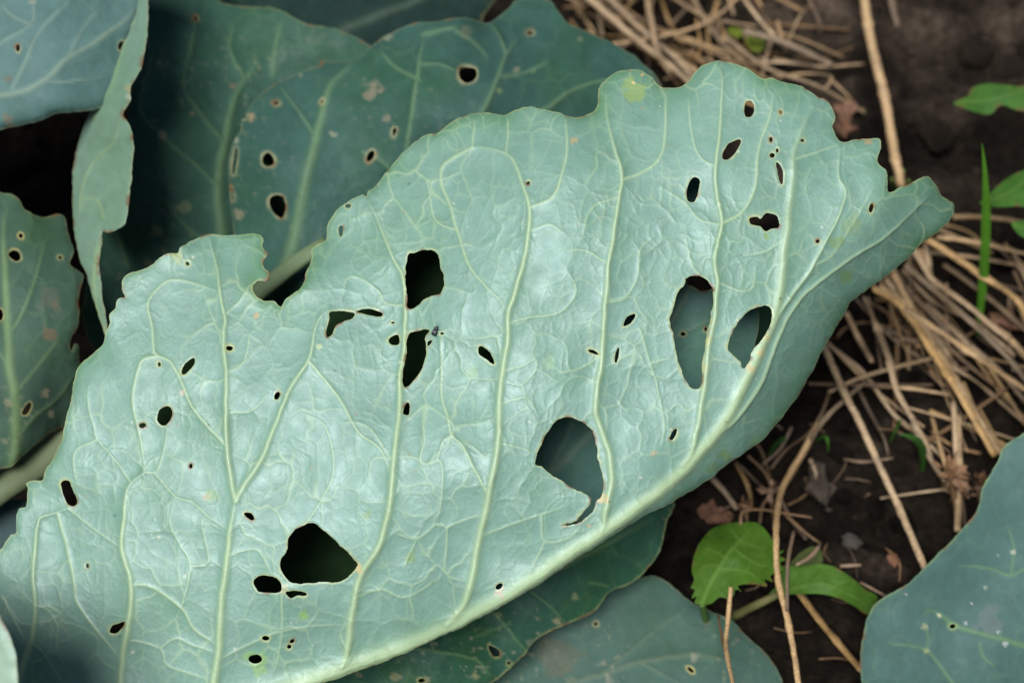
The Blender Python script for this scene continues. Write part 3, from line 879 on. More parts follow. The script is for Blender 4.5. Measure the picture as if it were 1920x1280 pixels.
leaf_c = build_upper(plant, "spotted dark cabbage leaf with ragged right edge by the petiole", M_BACK,
    np.concatenate([c0(-90,345), c1(0,957, 80,980, 130,1040, 200,1075, 250,1077, 300,1062, 330,1090, 345,1150), c4(350,110, 375,180, 352,235, 365,265, 410,290, 420,330, 400,400, 400,540, 385,590, 360,620, 355,680, 372,690, 384,650, 410,670, 402,730),
       c0(160,700, 165,760, 140,800), c4(310,1082, 250,1112, 130,1202, 60,1262, 0,1277), c0(-90,895)]), 3.5,
    [(-60,380,.575), (60,400,.578), (130,440,.585), (150,560,.572), (30,560,.562), (-60,600,.565), (140,700,.572), (60,750,.560), (-60,800,.56), (20,860,.562), (120,800,.575)], (0.048,0.095,0.068), (0.042,0.096,0.040), (0.17,0.26,0.11),
    vs(("midrib",12,4,1.6,c4(70,1290, 85,1100, 70,900, 45,750, 40,600, 30,400, 20,100, 30,0)), ("vein",5,3,.7,c4(50,600, 110,500, 190,280, 220,150)), ("vein",5,3,.6,c4(85,1120, 180,1010, 280,930, 380,800)), ("vein",4,3,.5,c4(60,800, 0,700, -80,600)),
       (None,3,2,.3,c4(75,900, 190,760, 300,620))),
    [c4(40,205, 65,180, 95,190, 100,225, 75,235), oval(39,441,4.5,5), oval(113,481,4,4), c4(108,1000, 130,960, 155,945, 158,970, 135,1005, 115,1008), oval(-2,590,8,12)],
    [(92,627,14,BRN,.75), (100,570,10,BRN,.7), (86,738,9,(0.35,0.3,0.2),.7), (97,777,7,(0.4,0.35,0.25),.7), (14,755,8,(0.35,0.3,0.2),.5), (90,560,26,(0.14,0.14,0.11),.5)], edge=2.2, wave=(150,2.2), curl=.8, seed=4.0, dust=.3, green_amt=.6)
tube("petiole", [unproject(*a) for a in ((150,800,.585), (70,868,.578), (-20,925,.572), (-160,1040,.585), (-240,1300,.63))] + [np.array(STALK) + [0, 0, .06]], [.0065, .0085, .009, .010, .010], M_BACK, leaf_c, (0.125,0.155,0.085), 18, squash=.6, rag=.02)

leaf_d = build_upper(plant, "broad deep-green cabbage leaf standing behind the eaten leaf", M_BACK,
    np.concatenate([c0(270,-50, 268,60, 250,150, 238,240, 225,380, 175,450, 165,520, 170,640, 300,760, 520,700, 640,560, 700,400, 745,200, 720,110), c1(1707,152, 1550,120, 1450,75, 1350,30, 1280,25, 1100,-8), c0(390,-50)]), 4,
    [(280,-40,.615), (420,-20,.635), (640,70,.63), (720,130,.635), (300,200,.605), (450,250,.622), (600,300,.64), (230,450,.608), (400,480,.617), (560,520,.64), (250,650,.62), (480,660,.64)], (0.035,0.088,0.064), (0.027,0.080,0.040), (0.12,0.21,0.10),
    vs(("midrib",13,5,1.8,c1(1130,1800, 1112,1400, 1108,1160, 1095,1000, 1095,900, 1130,700, 1180,480, 1300,300)), ("vein",5,3,.8,c1(1090,930, 960,810, 830,720)), ("vein",5,3,.8,c1(1108,1250, 950,1150, 860,1050, 770,940)), ("vein",5,3,.8,c1(1130,720, 950,500, 920,400, 960,200, 980,60)),
       ("vein",5,3,.7,c1(900,760, 700,560, 740,350, 770,200)), ("vein",5,3,.7,c1(1230,400, 1150,250, 1170,130)), (None,4,3,.5,c1(1360,380, 1370,250, 1400,100)), (None,4,3,.5,c4(640,270, 600,150, 570,50))),
    [oval(368,34,4,5)], [(303,254,9,(0.33,0.28,0.2),.8), (298,118,6,(0.3,0.3,0.2),.6), (435,160,8,(0.2,0.15,0.1),.7), (345,390,14,(0.2,0.22,0.13),.7), (295,435,12,(0.28,0.3,0.15),.6), (276,80,11,(0.13,0.18,0.15),.8), (278,500,16,(0.25,0.24,0.16),.5), (360,212,4,TAN,.6)],
    edge=2.0, wave=(170,4.0), curl=.8, seed=5.0, dust=.25, pillow=1.0, green_amt=.7)

leaf_e = build_upper(plant, "bulging dark teal cabbage leaf with rimmed holes behind the eaten leaf", M_BACK,
    np.concatenate([c1(1150,1160, 1135,1030, 1125,900, 1125,800, 1150,700, 1190,640, 1200,570, 1290,460, 1400,390, 1500,340, 1600,305), c2(60,288, 200,294, 270,297, 350,220, 450,150, 560,105, 680,92, 780,72, 860,75, 920,97, 955,108, 1000,75, 1060,20, 1100,-20, 1240,-20,
       1290,30, 1350,100, 1440,140, 1560,190, 1640,240, 1707,290), c0(1240,150, 1262,215, 1230,300, 1000,420, 780,560, 560,620, 450,570)]), 3.5,
    [(430,430,.610), (425,310,.608), (470,190,.615), (600,125,.612), (520,300,.590), (560,480,.590), (660,115,.605), (640,300,.590), (780,45,.605), (870,35,.60), (800,200,.578), (760,330,.590), (920,45,.612), (960,150,.590), (1000,10,.625), (1100,60,.620), (1100,150,.605), (1210,120,.62), (1230,220,.615),
     (1000,300,.60), (500,560,.595), (700,520,.60)], (0.036,0.090,0.074), (0.026,0.080,0.040), (0.14,0.235,0.12),
    vs(("midrib",13,5,1.8,c1(1400,1400, 1450,1260, 1520,950, 1580,690, 1640,450, 1700,370, 1760,310)), ("vein",8,4,1.2,c2(500,1000, 550,680, 580,450, 600,330, 630,160)), ("vein",8,4,1.2,c2(880,640, 940,520, 1000,380, 1040,270, 1100,190)), ("vein",5,3,.7,c2(600,320, 700,320, 790,350)),
       ("vein",5,3,.7,c2(1040,265, 1000,170, 960,112)), ("vein",7,4,1.0,c2(1200,560, 1260,530, 1350,460, 1480,410, 1600,390)), ("vein",5,3,.7,c2(80,680, 30,600, -30,520, -100,430)), (None,5,3,.7,c2(620,170, 720,140, 800,130)), (None,4,3,.5,c2(790,150, 880,200, 960,290)), (None,4,3,.5,c2(600,400, 480,330, 400,250)),
       (None,4,3,.5,c2(500,900, 400,800, 300,760)), (None,4,3,.5,c2(1000,380, 1120,360, 1250,300))),
    [c2(805,340, 830,325, 885,330, 892,370, 870,400, 840,410, 808,385), c2(345,765, 370,752, 376,780, 352,808, 337,800), c2(463,655, 475,635, 485,650, 470,685), c1(1300,785, 1330,755, 1360,790, 1350,825, 1310,825),
     c1(1335,1000, 1370,972, 1415,985, 1425,1050, 1400,1090, 1350,1060), c1(1160,740, 1178,745, 1162,860, 1144,860), c1(1138,930, 1146,935, 1158,1000, 1140,1000), oval(453,214,4,6), oval(516,190,6,3), oval(603,190,3,4), oval(995,58,6,3)],
    [(695,170,20,(0.30,0.23,0.17),.65), (722,222,9,(0.3,0.26,0.18),.6), (468,215,8,(0.38,0.27,0.14),.8), (438,260,7,(0.45,0.4,0.3),.6), (875,58,14,(0.16,0.18,0.11),.6), (970,128,7,(0.3,0.28,0.2),.6), (1000,130,6,(0.12,0.2,0.1),.7), (937,170,7,(0.2,0.28,0.12),.7), (726,67,8,(0.35,0.32,0.22),.6), (440,400,12,(0.4,0.33,0.22),.5),
     (623,250,7,(0.35,0.33,0.2),.6), (560,136,5,(0.3,0.3,0.2),.6), (1090,70,6,(0.28,0.28,0.18),.5)], edge=1.3, wave=(150,3.2), curl=.9, seed=6.0, dust=.15, rim_col=(0.30,0.30,0.17), rim_w=3.6, pillow=1.4, green_amt=.6, hole_rim=1.5)
tube("petiole", [unproject(*a) for a in ((612,455,.578), (570,482,.578), (520,520,.581), (470,562,.585), (380,660,.60), (250,850,.63), (60,1150,.66))] + [np.array(STALK) + [.02, .02, .05]], [.0035, .0055, .0065, .007, .008, .009, .010], M_BACK, leaf_e, (0.15,0.21,0.115), 18, squash=.55, rag=.02)

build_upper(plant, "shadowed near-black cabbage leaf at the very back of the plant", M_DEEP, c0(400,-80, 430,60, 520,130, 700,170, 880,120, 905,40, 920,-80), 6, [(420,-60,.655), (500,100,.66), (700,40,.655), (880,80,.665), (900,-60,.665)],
    (0.016,0.034,0.030), (0.014,0.032,0.02), (0.08,0.12,0.09), vs(("midrib",9,5,1.2,c0(560,140, 640,60, 760,10, 900,-60))), edge=2, wave=(150,3), seed=7.0)  # near-black base paints the shade at the back of the plant

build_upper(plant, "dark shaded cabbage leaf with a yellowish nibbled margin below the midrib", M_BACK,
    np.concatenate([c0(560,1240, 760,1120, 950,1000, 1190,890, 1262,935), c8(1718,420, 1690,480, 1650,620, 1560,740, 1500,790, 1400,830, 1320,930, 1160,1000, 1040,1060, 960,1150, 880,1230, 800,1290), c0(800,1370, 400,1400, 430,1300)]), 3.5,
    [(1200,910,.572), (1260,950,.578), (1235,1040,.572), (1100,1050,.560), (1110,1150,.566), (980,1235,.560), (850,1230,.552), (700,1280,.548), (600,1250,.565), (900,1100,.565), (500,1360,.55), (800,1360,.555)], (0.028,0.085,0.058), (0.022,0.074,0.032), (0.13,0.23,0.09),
    vs(("midrib",7,4,1.1,c0(420,1370, 640,1250, 900,1130, 1080,1050, 1230,970)), ("vein",5,3,.7,c8(700,880, 830,940, 960,1100, 1010,1180)), ("vein",5,3,.6,c8(380,1100, 540,1120, 720,1160, 800,1240)), ("vein",4,3,.6,c8(1000,820, 1100,900, 1180,980)), (None,3,2,.4,c8(1300,780, 1400,800)), (None,3,2,.4,c8(900,980, 820,1010, 700,1060))),
    [c8(795,1090, 840,1112, 850,1145, 820,1148, 800,1120), oval(956,1243,4,4), oval(790,1276,8,5)], [(935,1118+35,6,(0.3,0.3,0.15),.6), (740,1265,12,(0.32,0.27,0.15),.6), (1080,1120,7,(0.28,0.3,0.15),.6), (672,1262,8,(0.3,0.26,0.14),.6), (800,1275,10,(0.3,0.24,0.14),.6), (1045,1165,8,(0.34,0.3,0.16),.7), (893,1267,7,(0.33,0.3,0.15),.6)],
    edge=2.4, wave=(150,3.0), curl=.3, seed=8.0, rim_col=(0.26,0.29,0.12), rim_w=3.0, margin=.9, pillow=1.0, green_amt=.8, dust=.4)

build_upper(plant, "dusty grey-green cabbage leaf lying low next to the toothed weed", M_BACK,
    np.concatenate([c0(1040,1100, 1150,1082), c9(0,745, 60,735, 140,770, 220,840, 280,880, 370,920, 460,960, 560,1060, 640,1130, 700,1230, 722,1300), c0(1480,1400, 780,1420, 800,1260, 920,1160)]), 4,
    [(1200,1080,.592), (1300,1130,.586), (1440,1230,.580), (1480,1380,.565), (1150,1200,.580), (1000,1270,.577), (1250,1300,.566), (850,1380,.575), (950,1180,.590)], (0.062,0.118,0.098), (0.045,0.10,0.062), (0.14,0.18,0.12),
    vs(("midrib",6,4,.8,c0(860,1380, 1000,1310, 1130,1262, 1220,1236, 1300,1228, 1380,1240)), ("vein",4,3,.5,c0(1130,1262, 1230,1180, 1290,1140)), ("vein",4,3,.5,c0(1200,1240, 1290,1290, 1340,1340))), [oval(1295,1254,9,3.5,40), oval(1117,1168,4,4)], [(1300,1232,10,(0.32,0.29,0.22),.6), (1140,1272,9,(0.3,0.28,0.22),.6), (1050,1230,40,(0.14,0.10,0.06),.5), (1325,1165,8,(0.15,0.1,0.07),.6)],
    edge=2.0, wave=(170,3), seed=9.0, dust=.4, green_amt=.5)

build_upper(plant, "shaded inner cabbage leaf glimpsed through the holes of the eaten leaf", M_BACK, c0(880,700, 860,560, 900,430, 1000,350, 1200,300, 1320,320, 1370,420, 1410,545, 1424,600, 1412,660, 1400,720, 1310,830, 1190,920, 1060,985, 980,960, 920,840), 4,
    [(880,640,.585), (930,450,.575), (1200,330,.55), (1320,340,.548), (1410,560,.538), (1400,720,.540), (1190,900,.555), (940,850,.57), (1100,650,.55), (1050,950,.562)], (0.085,0.185,0.160), (0.055,0.145,0.085), (0.2,0.28,0.2),
    vs(("midrib",8,4,1.2,c0(960,960, 1010,905, 1080,840, 1200,700, 1330,480)), ("vein",5,3,.8,c0(1030,880, 1060,820, 1075,760, 1080,640)), ("vein",5,3,.8,c0(1180,730, 1260,640, 1330,600))),
    [c0(1288,532, 1292,516, 1320,512, 1340,522, 1336,540, 1318,545, 1300,538), oval(1281,626,5,4), oval(1323,617,3,5)], [(1281,626,9,(0.15,0.2,0.1),.7)], edge=1.6, wave=(150,3), seed=10.0, green_amt=.5)

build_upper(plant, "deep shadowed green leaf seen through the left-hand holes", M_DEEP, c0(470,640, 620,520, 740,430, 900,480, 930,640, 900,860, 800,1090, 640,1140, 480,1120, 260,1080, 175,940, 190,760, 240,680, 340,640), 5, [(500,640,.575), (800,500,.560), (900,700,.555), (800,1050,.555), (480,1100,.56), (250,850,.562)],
    (0.016,0.036,0.015), (0.014,0.034,0.012), (0.035,0.07,0.025), vs(("midrib",9,4,1.2,c0(400,1110, 560,950, 700,700, 800,500)), ("vein",5,3,.8,c0(560,950, 700,940, 800,1000)), ("vein",5,3,.8,c0(640,820, 760,720, 860,660)), ("vein",5,3,.8,c0(720,680, 760,580, 830,520))), edge=2, wave=(140,4), seed=15.0)  # base darkened to paint the shade behind the holes

build_upper(plant, "small dark green inner leaf curling behind the right-hand hole", M_BACK, c0(1405,700, 1408,640, 1420,585, 1450,560, 1490,580, 1500,640, 1470,710, 1430,740), 4, [(1405,690,.565), (1420,590,.56), (1490,590,.575), (1480,700,.58)],
    (0.05,0.12,0.06), (0.04,0.11,0.04), (0.12,0.2,0.08), (), edge=1, wave=(80,1.5), seed=11.0)

build_upper(plant, "dull teal cabbage leaf tucked under the lower left margin", M_BACK, c0(-90,940, 20,935, 90,950, 160,1010, 200,1120, 100,1180, -90,1180), 5, [(-80,950,.585), (60,950,.59), (180,1050,.60), (-60,1160,.58)], (0.06,0.10,0.105), (0.05,0.09,0.07), (0.14,0.2,0.14), (), edge=1.6, wave=(120,2), seed=12.0)
build_upper(plant, "pale leaf whose tip pokes in before the big leaf's lower corner", M_MAIN, c0(-480,1100, -300,1060, -120,1110, -20,1145, 4,1172, 17,1200, 25,1235, 28,1275, 30,1330, 60,1400, 100,1480, 90,1600, 0,1740, -250,1760, -500,1500), 5, [(-450,1120,.46), (-200,1100,.445), (10,1190,.430), (25,1280,.428), (90,1480,.42), (0,1700,.42), (-450,1480,.45)], (0.26,0.38,0.28), (0.2,0.33,0.2), (0.3,0.4,0.25), (), edge=.8, wave=(90,1), seed=13.0)
# unseen leaves added outside the frame to shade the gap on the left
build_upper(plant, "upright outer cabbage leaf on the plant's left flank", M_BACK, c0(-620,120, -420,-120, -180,-200, -70,-60, -60,160, -80,330, -130,560, -260,760, -480,820, -640,560), 12, [(-600,150,.58), (-200,-150,.59), (-80,200,.585), (-150,560,.59), (-480,780,.60), (-380,300,.57)],
    (0.06,0.11,0.09), (0.05,0.1,0.05), (0.16,0.24,0.12), vs(("midrib",16,6,2.5,c0(-480,800, -400,500, -280,150, -160,-120))), edge=4, wave=(200,6), seed=16.0)
build_upper(plant, "broad outer cabbage leaf arching over the plant's far side", M_BACK, c0(-620,-760, -300,-840, 60,-760, 320,-580, 360,-400, 180,-310, -140,-330, -440,-380, -640,-530), 12, [(-600,-700,.52), (0,-740,.53), (320,-450,.56), (-150,-360,.54), (-500,-420,.53), (-100,-580,.50)],
    (0.06,0.11,0.09), (0.05,0.1,0.05), (0.16,0.24,0.12), vs(("midrib",16,6,2.5,c0(-620,-440, -300,-530, 50,-580, 300,-500))), edge=4, wave=(200,6), seed=17.0)
# stalk the petioles grow from (just outside the picture)
tube("stalk", [np.array(STALK) + v for v in ([0, 0, -.01], [.003, .002, .05], [.0, .004, .10])], [.016, .018, .014], M_BACK, plant, (0.22,0.26,0.15), 16, rag=.03)
tube("petiole", [unproject(-40, 1500, .506), unproject(-150, 1530, .53), np.array(STALK) + [0.0, 0, .07]], [.0060, .008, .011], M_MAIN, main_leaf, (0.40,0.48,0.30), 14)

# ------------------------------------------------------------------ neighbouring plant on the right
PR = on_ground(2150, 1420, 0.0)
plant2 = empty("cabbage_plant", PR, "neighbouring cabbage plant with one dusty bluish leaf over the straw", "cabbage", "cabbage plants")
leaf_r = build_upper(plant2, "flat bluish cabbage leaf with wavy pale margin and white specks", M_BACK,
    np.concatenate([c0(2060,760, 1960,790), c9(1920,30, 1820,95, 1780,180, 1710,310, 1690,400, 1600,520, 1480,640, 1430,690, 1340,780, 1210,860, 1150,920, 1110,1040, 1095,1170, 1108,1280), c0(1640,1390, 2060,1390)]), 3.5,
    [(1900,830,.572), (1840,930,.572), (1740,1060,.570), (1640,1140,.572), (1612,1250,.570), (1800,1120,.556), (1900,1000,.560), (1760,1250,.553), (2000,1200,.55), (2040,800,.57), (1700,1380,.56), (2040,1380,.55)], (0.062,0.124,0.114), (0.048,0.106,0.080), (0.14,0.25,0.10),
    vs(("midrib",6,4,.6,c9(2250,1150, 1920,1090, 1750,1040, 1600,1000, 1500,940, 1430,915, 1410,960)), ("vein",5,3,.5,c9(1600,1330, 1560,1280, 1500,1200, 1430,1120, 1300,1085, 1220,1080)), ("vein",5,3,.5,c9(2000,690, 1920,710, 1850,745, 1750,710, 1590,690)), (None,3,2,.3,c9(1430,1120, 1440,1040, 1420,1000)), (None,3,2,.3,c9(1700,1080, 1720,1150, 1780,1200)), (None,3,2,.3,c9(1850,745, 1870,600, 1830,480))),
    [oval(1786,1173,6,4,-10)], [(1812,1168,4,(0.5,0.53,0.54),.8), (1871,1183,4,(0.5,0.53,0.54),.8), (1884,1206,5,(0.5,0.53,0.54),.8), (1865,1168,5,(0.05,0.06,0.06),.9), (1858,1165,30,(0.15,0.17,0.17),.5), (1760,1152,4,(0.6,0.62,0.4),.9), (1735,1175,6,(0.35,0.36,0.2),.8), (1899,1033,5,(0.45,0.46,0.35),.9), (1846,1100,4,(0.35,0.4,0.3),.9), (1822,1131,3,(0.6,0.6,0.6),.9),
     (1698,1114,3,(0.5,0.5,0.4),.8), (1872,1040,3,(0.35,0.4,0.3),.7), (1737,1220,6,(0.32,0.36,0.16),.8)], edge=2.2, wave=(190,2.5), seed=14.0, rim_col=(0.22,0.32,0.14), rim_w=3.5, margin=.7, pillow=0.35, net=((60,.10), (30,.05)), green_amt=.4, curl=.4)
tube("petiole", [unproject(2040, 1190, .556), unproject(2110, 1260, .59), np.array(PR) + [0, 0, .04]], [.004, .006, .009], M_BACK, leaf_r, (0.25,0.3,0.2), 12)
tube("stalk", [np.array(PR) + v for v in ([0, 0, -.01], [0, .002, .03], [0, .004, .06])], [.014, .015, .012], M_BACK, plant2, (0.2,0.24,0.14), 14, rag=.03)

build_upper(plant2, "unseen outer leaf added to the neighbouring plant to shade the soil", M_BACK, c0(2010,560, 2200,420, 2500,500, 2620,800, 2500,1100, 2250,1180, 2080,1000, 1990,760), 12, [(2020,580,.545), (2500,520,.53), (2550,1000,.54), (2100,1000,.56), (2250,750,.51)],  # unseen leaf added to darken the soil by its shadow
    (0.06,0.11,0.09), (0.05,0.1,0.05), (0.16,0.24,0.12), vs(("midrib",14,6,2.0,c0(2230,1170, 2260,900, 2240,600, 2210,440))), edge=4, wave=(200,6), seed=18.0)
build_upper(plant2, "unseen low leaf added to the neighbouring plant to shade the soil", M_BACK, c0(1500,1480, 1620,1400, 1850,1370, 2080,1420, 2150,1600, 1900,1760, 1600,1720, 1480,1600), 12, [(1500,1500,.50), (2100,1450,.53), (1850,1720,.52), (1800,1520,.49)],  # another unseen leaf, added as shade for the dark soil
    (0.06,0.11,0.09), (0.05,0.1,0.05), (0.16,0.24,0.12), vs(("midrib",14,6,2.0,c0(2130,1560, 1900,1540, 1650,1540, 1510,1530))), edge=4, wave=(200,6), seed=19.0)

# ------------------------------------------------------------------ straw and dry stems on the soil
def on_soil(px, py, h=0.0):
    z = h
    for _ in range(8):
        p = on_ground(px, py, z)
        z = float(soil_z(np.array([p.x]), np.array([p.y]))[0]) + h
    return p


def straw(pts, w, h0, h1=None, mat=None, label=None, group=None, name="straw_stalk", taper=0.75, nodes=None, sides=9, category="straw", hs=None):
    """one dry stalk lying along a path; w = width as seen, h = height of its axis above the soil"""
    pts = np.asarray(pts, float)
    h1 = h0 if h1 is None else h1
    hh = np.linspace(h0, h1, len(pts)) if hs is None else hs
    P = [on_soil(x, y, h) for (x, y), h in zip(pts, hh)]
    d = (P[0] - cam_loc).length
    r = w * 0.47 * d / FPX
    o = tube(name, P, [r * random.uniform(.9, 1.05), r, r * taper], mat or M_STRAW, None, None, sides, random.uniform(.4, 1.0),
             random.uniform(.035, .06) if nodes is None else nodes, rag=.08)
    return tag(o, label, category, group)


LB_TOP = ("dry straw in the tangled heap behind the eaten leaf's top edge", "straws heaped behind the eaten leaf")
LB_RIGHT = ("dry straw in the loose heap around the upright grass blade", "straws heaped around the grass blade")
def kind_of(LB, pts, w, mat=None):
    L = np.linalg.norm(np.diff(np.asarray(pts, float), axis=0), axis=1).sum()
    k = ("thick " if w >= 13 else "slender " if w < 7 else "") + ("short " if L < 110 else "long " if L > 260 else "") + ("dull brown " if mat is M_TWIG else "tan ")
    return (k + LB[0], k + LB[1])


LB_THIN = ("thin dry stem crossing the dark soil below the straw heap", "thin dry stems on the dark soil")

for pts, w, h0, h1 in [(c0(1072,-30, 1145,33, 1200,80, 1250,118, 1310,170), 13, .030, .022), (c0(1115,-30, 1200,52, 1262,105, 1330,180), 11, .022, .018), (c0(1208,-30, 1222,40, 1232,90, 1258,140), 12, .034, .03),
                       (c0(1150,30, 1290,74, 1440,128), 9, .016, .016), (c0(1165,12, 1240,60, 1330,95, 1440,150), 8, .02, .018), (c0(1395,58, 1470,80, 1560,122), 16, .030, .024), (c0(1358,68, 1440,128, 1530,160, 1622,212), 9, .028, .012),
                       (c0(1375,-30, 1425,38, 1480,95), 9, .024, .02), (c0(1290,-25, 1330,50, 1395,120), 10, .02, .026), (c0(1240,-20, 1320,30, 1420,50), 8, .02, .02), (c0(1130,85, 1230,70, 1330,40, 1400,-20), 7, .018, .03),
                       (c0(1185,45, 1300,130, 1350,160), 13, .016, .014), (c0(1450,110, 1530,125, 1620,120), 7, .012, .008), (c0(1420,150, 1510,138, 1560,145, 1545,168), 6, .012, .01), (c0(1470,95, 1500,30, 1520,10), 5, .012, .01),
                       (c0(1330,160, 1460,210, 1620,205), 7, .006, .006), (c0(1560,150, 1590,180, 1617,212), 6, .008, .006), (c0(1100,60, 1180,120, 1260,190), 9, .012, .012)]:
    straw(pts, w, h0, h1, None, *kind_of(LB_TOP, pts, w))
for i in range(84):
    x, y = random.uniform(1090, 1520), random.uniform(-90, 190)
    if y > 40 + (x - 1060) * 0.55 and x < 1330: y -= 60
    a = math.radians(random.gauss(36, 32)); L = random.uniform(50, 190)
    b = random.gauss(0, 10)
    dx, dy = math.cos(a) * L / 2, math.sin(a) * L / 2
    pts, w, mt = c0(x - dx, y - dy, x - dy * .1 + b, y + dx * .05 + b, x + dx, y + dy), random.uniform(2.5, 9), random.choice([M_STRAW, M_STRAW, M_TWIG])
    straw(pts, w, random.uniform(.002, .020), None, mt, *kind_of(LB_TOP, pts, w, mt), sides=7)

straw(c0(1616,-30, 1622,10, 1631,69, 1645,128, 1659,183, 1671,252, 1682,312, 1690,350), 18, .03, .03, None, "long jointed straw leaning on the bare soil behind the leaf tip", None, "straw_stalk", .9, .04)
straw(c0(1668,-30, 1674,10, 1684,52), 15, .008, .004, M_TWIG, "short grey broken stalk end beside the long jointed straw", None, "straw_stalk", .8, 0)

for pts, w, h0, h1 in [(c6(1600,15, 1750,18, 1930,42), 11, .02, .02), (c6(1530,105, 1700,128, 1930,182), 12, .03, .026), (c6(1490,118, 1600,190, 1750,290, 1890,390, 1950,500), 18, .034, .03), (c6(1385,232, 1500,330, 1640,450, 1760,560, 1860,660, 1960,790), 15, .032, .03),
                       (c6(1380,425, 1540,530, 1700,640, 1850,740, 1960,815), 15, .036, .03), (c6(1420,150, 1470,240, 1520,310, 1650,400, 1860,575), 14, .026, .022), (c6(1240,335, 1350,400, 1440,510, 1520,640, 1600,760, 1680,900, 1790,1090), 17, .024, .016),
                       (c6(1270,325, 1375,400, 1465,500, 1550,640, 1640,790, 1720,920, 1815,1080), 15, .021, .014), (c6(1200,380, 1260,520, 1310,650, 1350,800, 1440,960, 1500,1090), 14, .026, .012), (c6(1120,445, 1180,570, 1235,665), 12, .012, .01),
                       (c6(1330,270, 1400,400, 1520,600, 1570,700), 13, .02, .018), (c6(1375,255, 1520,400, 1700,490, 1880,640), 12, .018, .018), (c6(1480,150, 1492,230, 1500,310), 13, .02, .014), (c6(1455,160, 1480,260, 1520,330), 10, .016, .014),
                       (c6(1500,645, 1650,720, 1760,800, 1920,940), 9, .018, .012), (c6(1640,760, 1700,900, 1800,1060), 15, .012, .01), (c6(1300,300, 1420,430, 1500,520, 1620,700), 13, .014, .012), (c6(1560,230, 1700,330, 1880,480, 1960,560), 12, .016, .014),
                       (c6(1890,380, 1930,480, 1960,560), 14, .02, .014), (c6(1740,480, 1860,570, 1960,680), 16, .014, .012), (c6(1480,400, 1640,560, 1800,700, 1930,850), 12, .012, .01)]:
    straw(pts, w, h0, h1, None, *kind_of(LB_RIGHT, pts, w))
for i in range(66):
    t = random.random()
    x, y = 1610 + 230 * t + random.gauss(0, 55), 520 + 330 * t + random.gauss(0, 70)
    if random.random() < .3: x, y = random.uniform(1700, 2060), random.uniform(430, 700)
    if x < 1560 + (780 - y) * 0.10 or (x < 1640 and y < 560) or y < 440: x += 110; y += 40
    a = math.radians(random.gauss(47, 28)); L = random.uniform(60, 260)
    dx, dy = math.cos(a) * L / 2, math.sin(a) * L / 2; b = random.gauss(0, 7)
    pts, w, mt = c0(x - dx, y - dy, x + b, y - b, x + dx, y + dy), random.uniform(2.5, 10), random.choice([M_STRAW, M_STRAW, M_TWIG])
    straw(pts, w, random.uniform(.002, .016), None, mt, *kind_of(LB_RIGHT, pts, w, mt), sides=7)

straw(c0(1540,640, 1549,658, 1582,733, 1616,800, 1650,875, 1688,957, 1732,1060, 1745,1090), 14, .022, .030, None, "long straight straw slanting over dark soil onto the flat bluish leaf", None, "straw_stalk", .9, .06)
straw(c9(895,-20, 800,150, 720,290, 690,400, 680,560, 690,760, 730,930, 770,1130, 795,1310), 12, .03, .03, None, "tall bent dry stem passing beside the toothed weed leaf", None, "dry_stem", .9, .045, category="stem", hs=[.016, .024, .03, .034, .036, .04, .042, .042, .042])
straw(c9(455,800, 440,960, 430,1100, 470,1310), 9, .05, .055, None, "slim dry stem rising in front of the dusty low leaf", None, "dry_stem", .9, .05, category="stem", hs=[.052, .056, .060, .064])
straw(c9(790,820, 900,970, 1000,1090, 1110,1220), 16, .014, .012, None, "thick straw on the soil under the flat bluish leaf", None, "straw_stalk", .9, .05)
straw(c9(1588,-60, 1595,200, 1592,350, 1588,520), 14, .016, .016, None, "dry stem carrying the brown seed heads by the bluish leaf", None, "dry_stem", .9, .05, category="stem")
for pts, w, h0, h1 in [(c6(950,765, 1100,770, 1280,770, 1510,772), 7, .022, .02), (c6(1195,770, 1400,785, 1585,815), 9, .02, .018), (c6(1510,650, 1350,690, 1180,740, 1040,805), 9, .026, .022), (c6(860,1200, 940,1060, 1010,940, 1110,840, 1210,755), 10, .018, .022),
                       (c6(1050,785, 1010,900, 950,990, 850,1062, 780,1150), 7, .014, .01), (c6(1470,1030, 1620,940, 1850,780), 8, .012, .016), (c6(1603,850, 1610,1000, 1622,1190), 11, .016, .016), (c6(1265,968, 1350,980, 1450,1040), 6, .008, .008), (c6(1040,590, 1200,720, 1330,900, 1450,1000, 1600,1140), 9, .008, .006),
                       (c6(1170,780, 1230,900, 1290,1010, 1310,1090), 8, .006, .005), (c6(1110,1105, 1200,1118, 1330,1100), 7, .004, .004), (c6(1080,560, 1110,520, 1200,490, 1340,520), 4, .008, .008),
                       (c9(770,520, 740,680, 735,920), 8, .044, .046), (c9(505,490, 512,425, 600,412, 720,430, 860,452), 7, .040, .030), (c9(720,430, 830,530, 905,582), 8, .030, .022), (c9(900,590, 850,650, 780,690), 8, .026, .03), (c9(360,255, 420,320, 485,410), 14, .010, .01),
                       (c9(540,145, 620,220, 655,290), 6, .01, .01), (c9(1100,775, 1230,845), 6, .008, .01), (c9(1000,695, 1105,690), 7, .004, .004), (c9(760,0, 700,110, 610,190), 6, .008, .006), (c9(1360,-20, 1440,140, 1560,330, 1600,430), 11, .014, .012), (c9(480,180, 540,300, 560,400), 10, .006, .006),
                       (c9(500,190, 570,260, 640,330), 8, .012, .01), (c9(850,160, 880,230, 870,300), 9, .006, .004), (c9(600,480, 610,400, 650,340), 6, .012, .014), (c9(690,330, 760,470, 830,560), 7, .01, .008), (c9(740,390, 800,360, 850,320), 4, .008, .008), (c9(390,940, 420,1110, 440,1160), 5, .05, .056)]:
    straw(pts, w, h0, h1, M_TWIG if w < 9 else None, *kind_of(LB_THIN, pts, w, M_TWIG if w < 9 else None), name="dry_stem", category="stem")
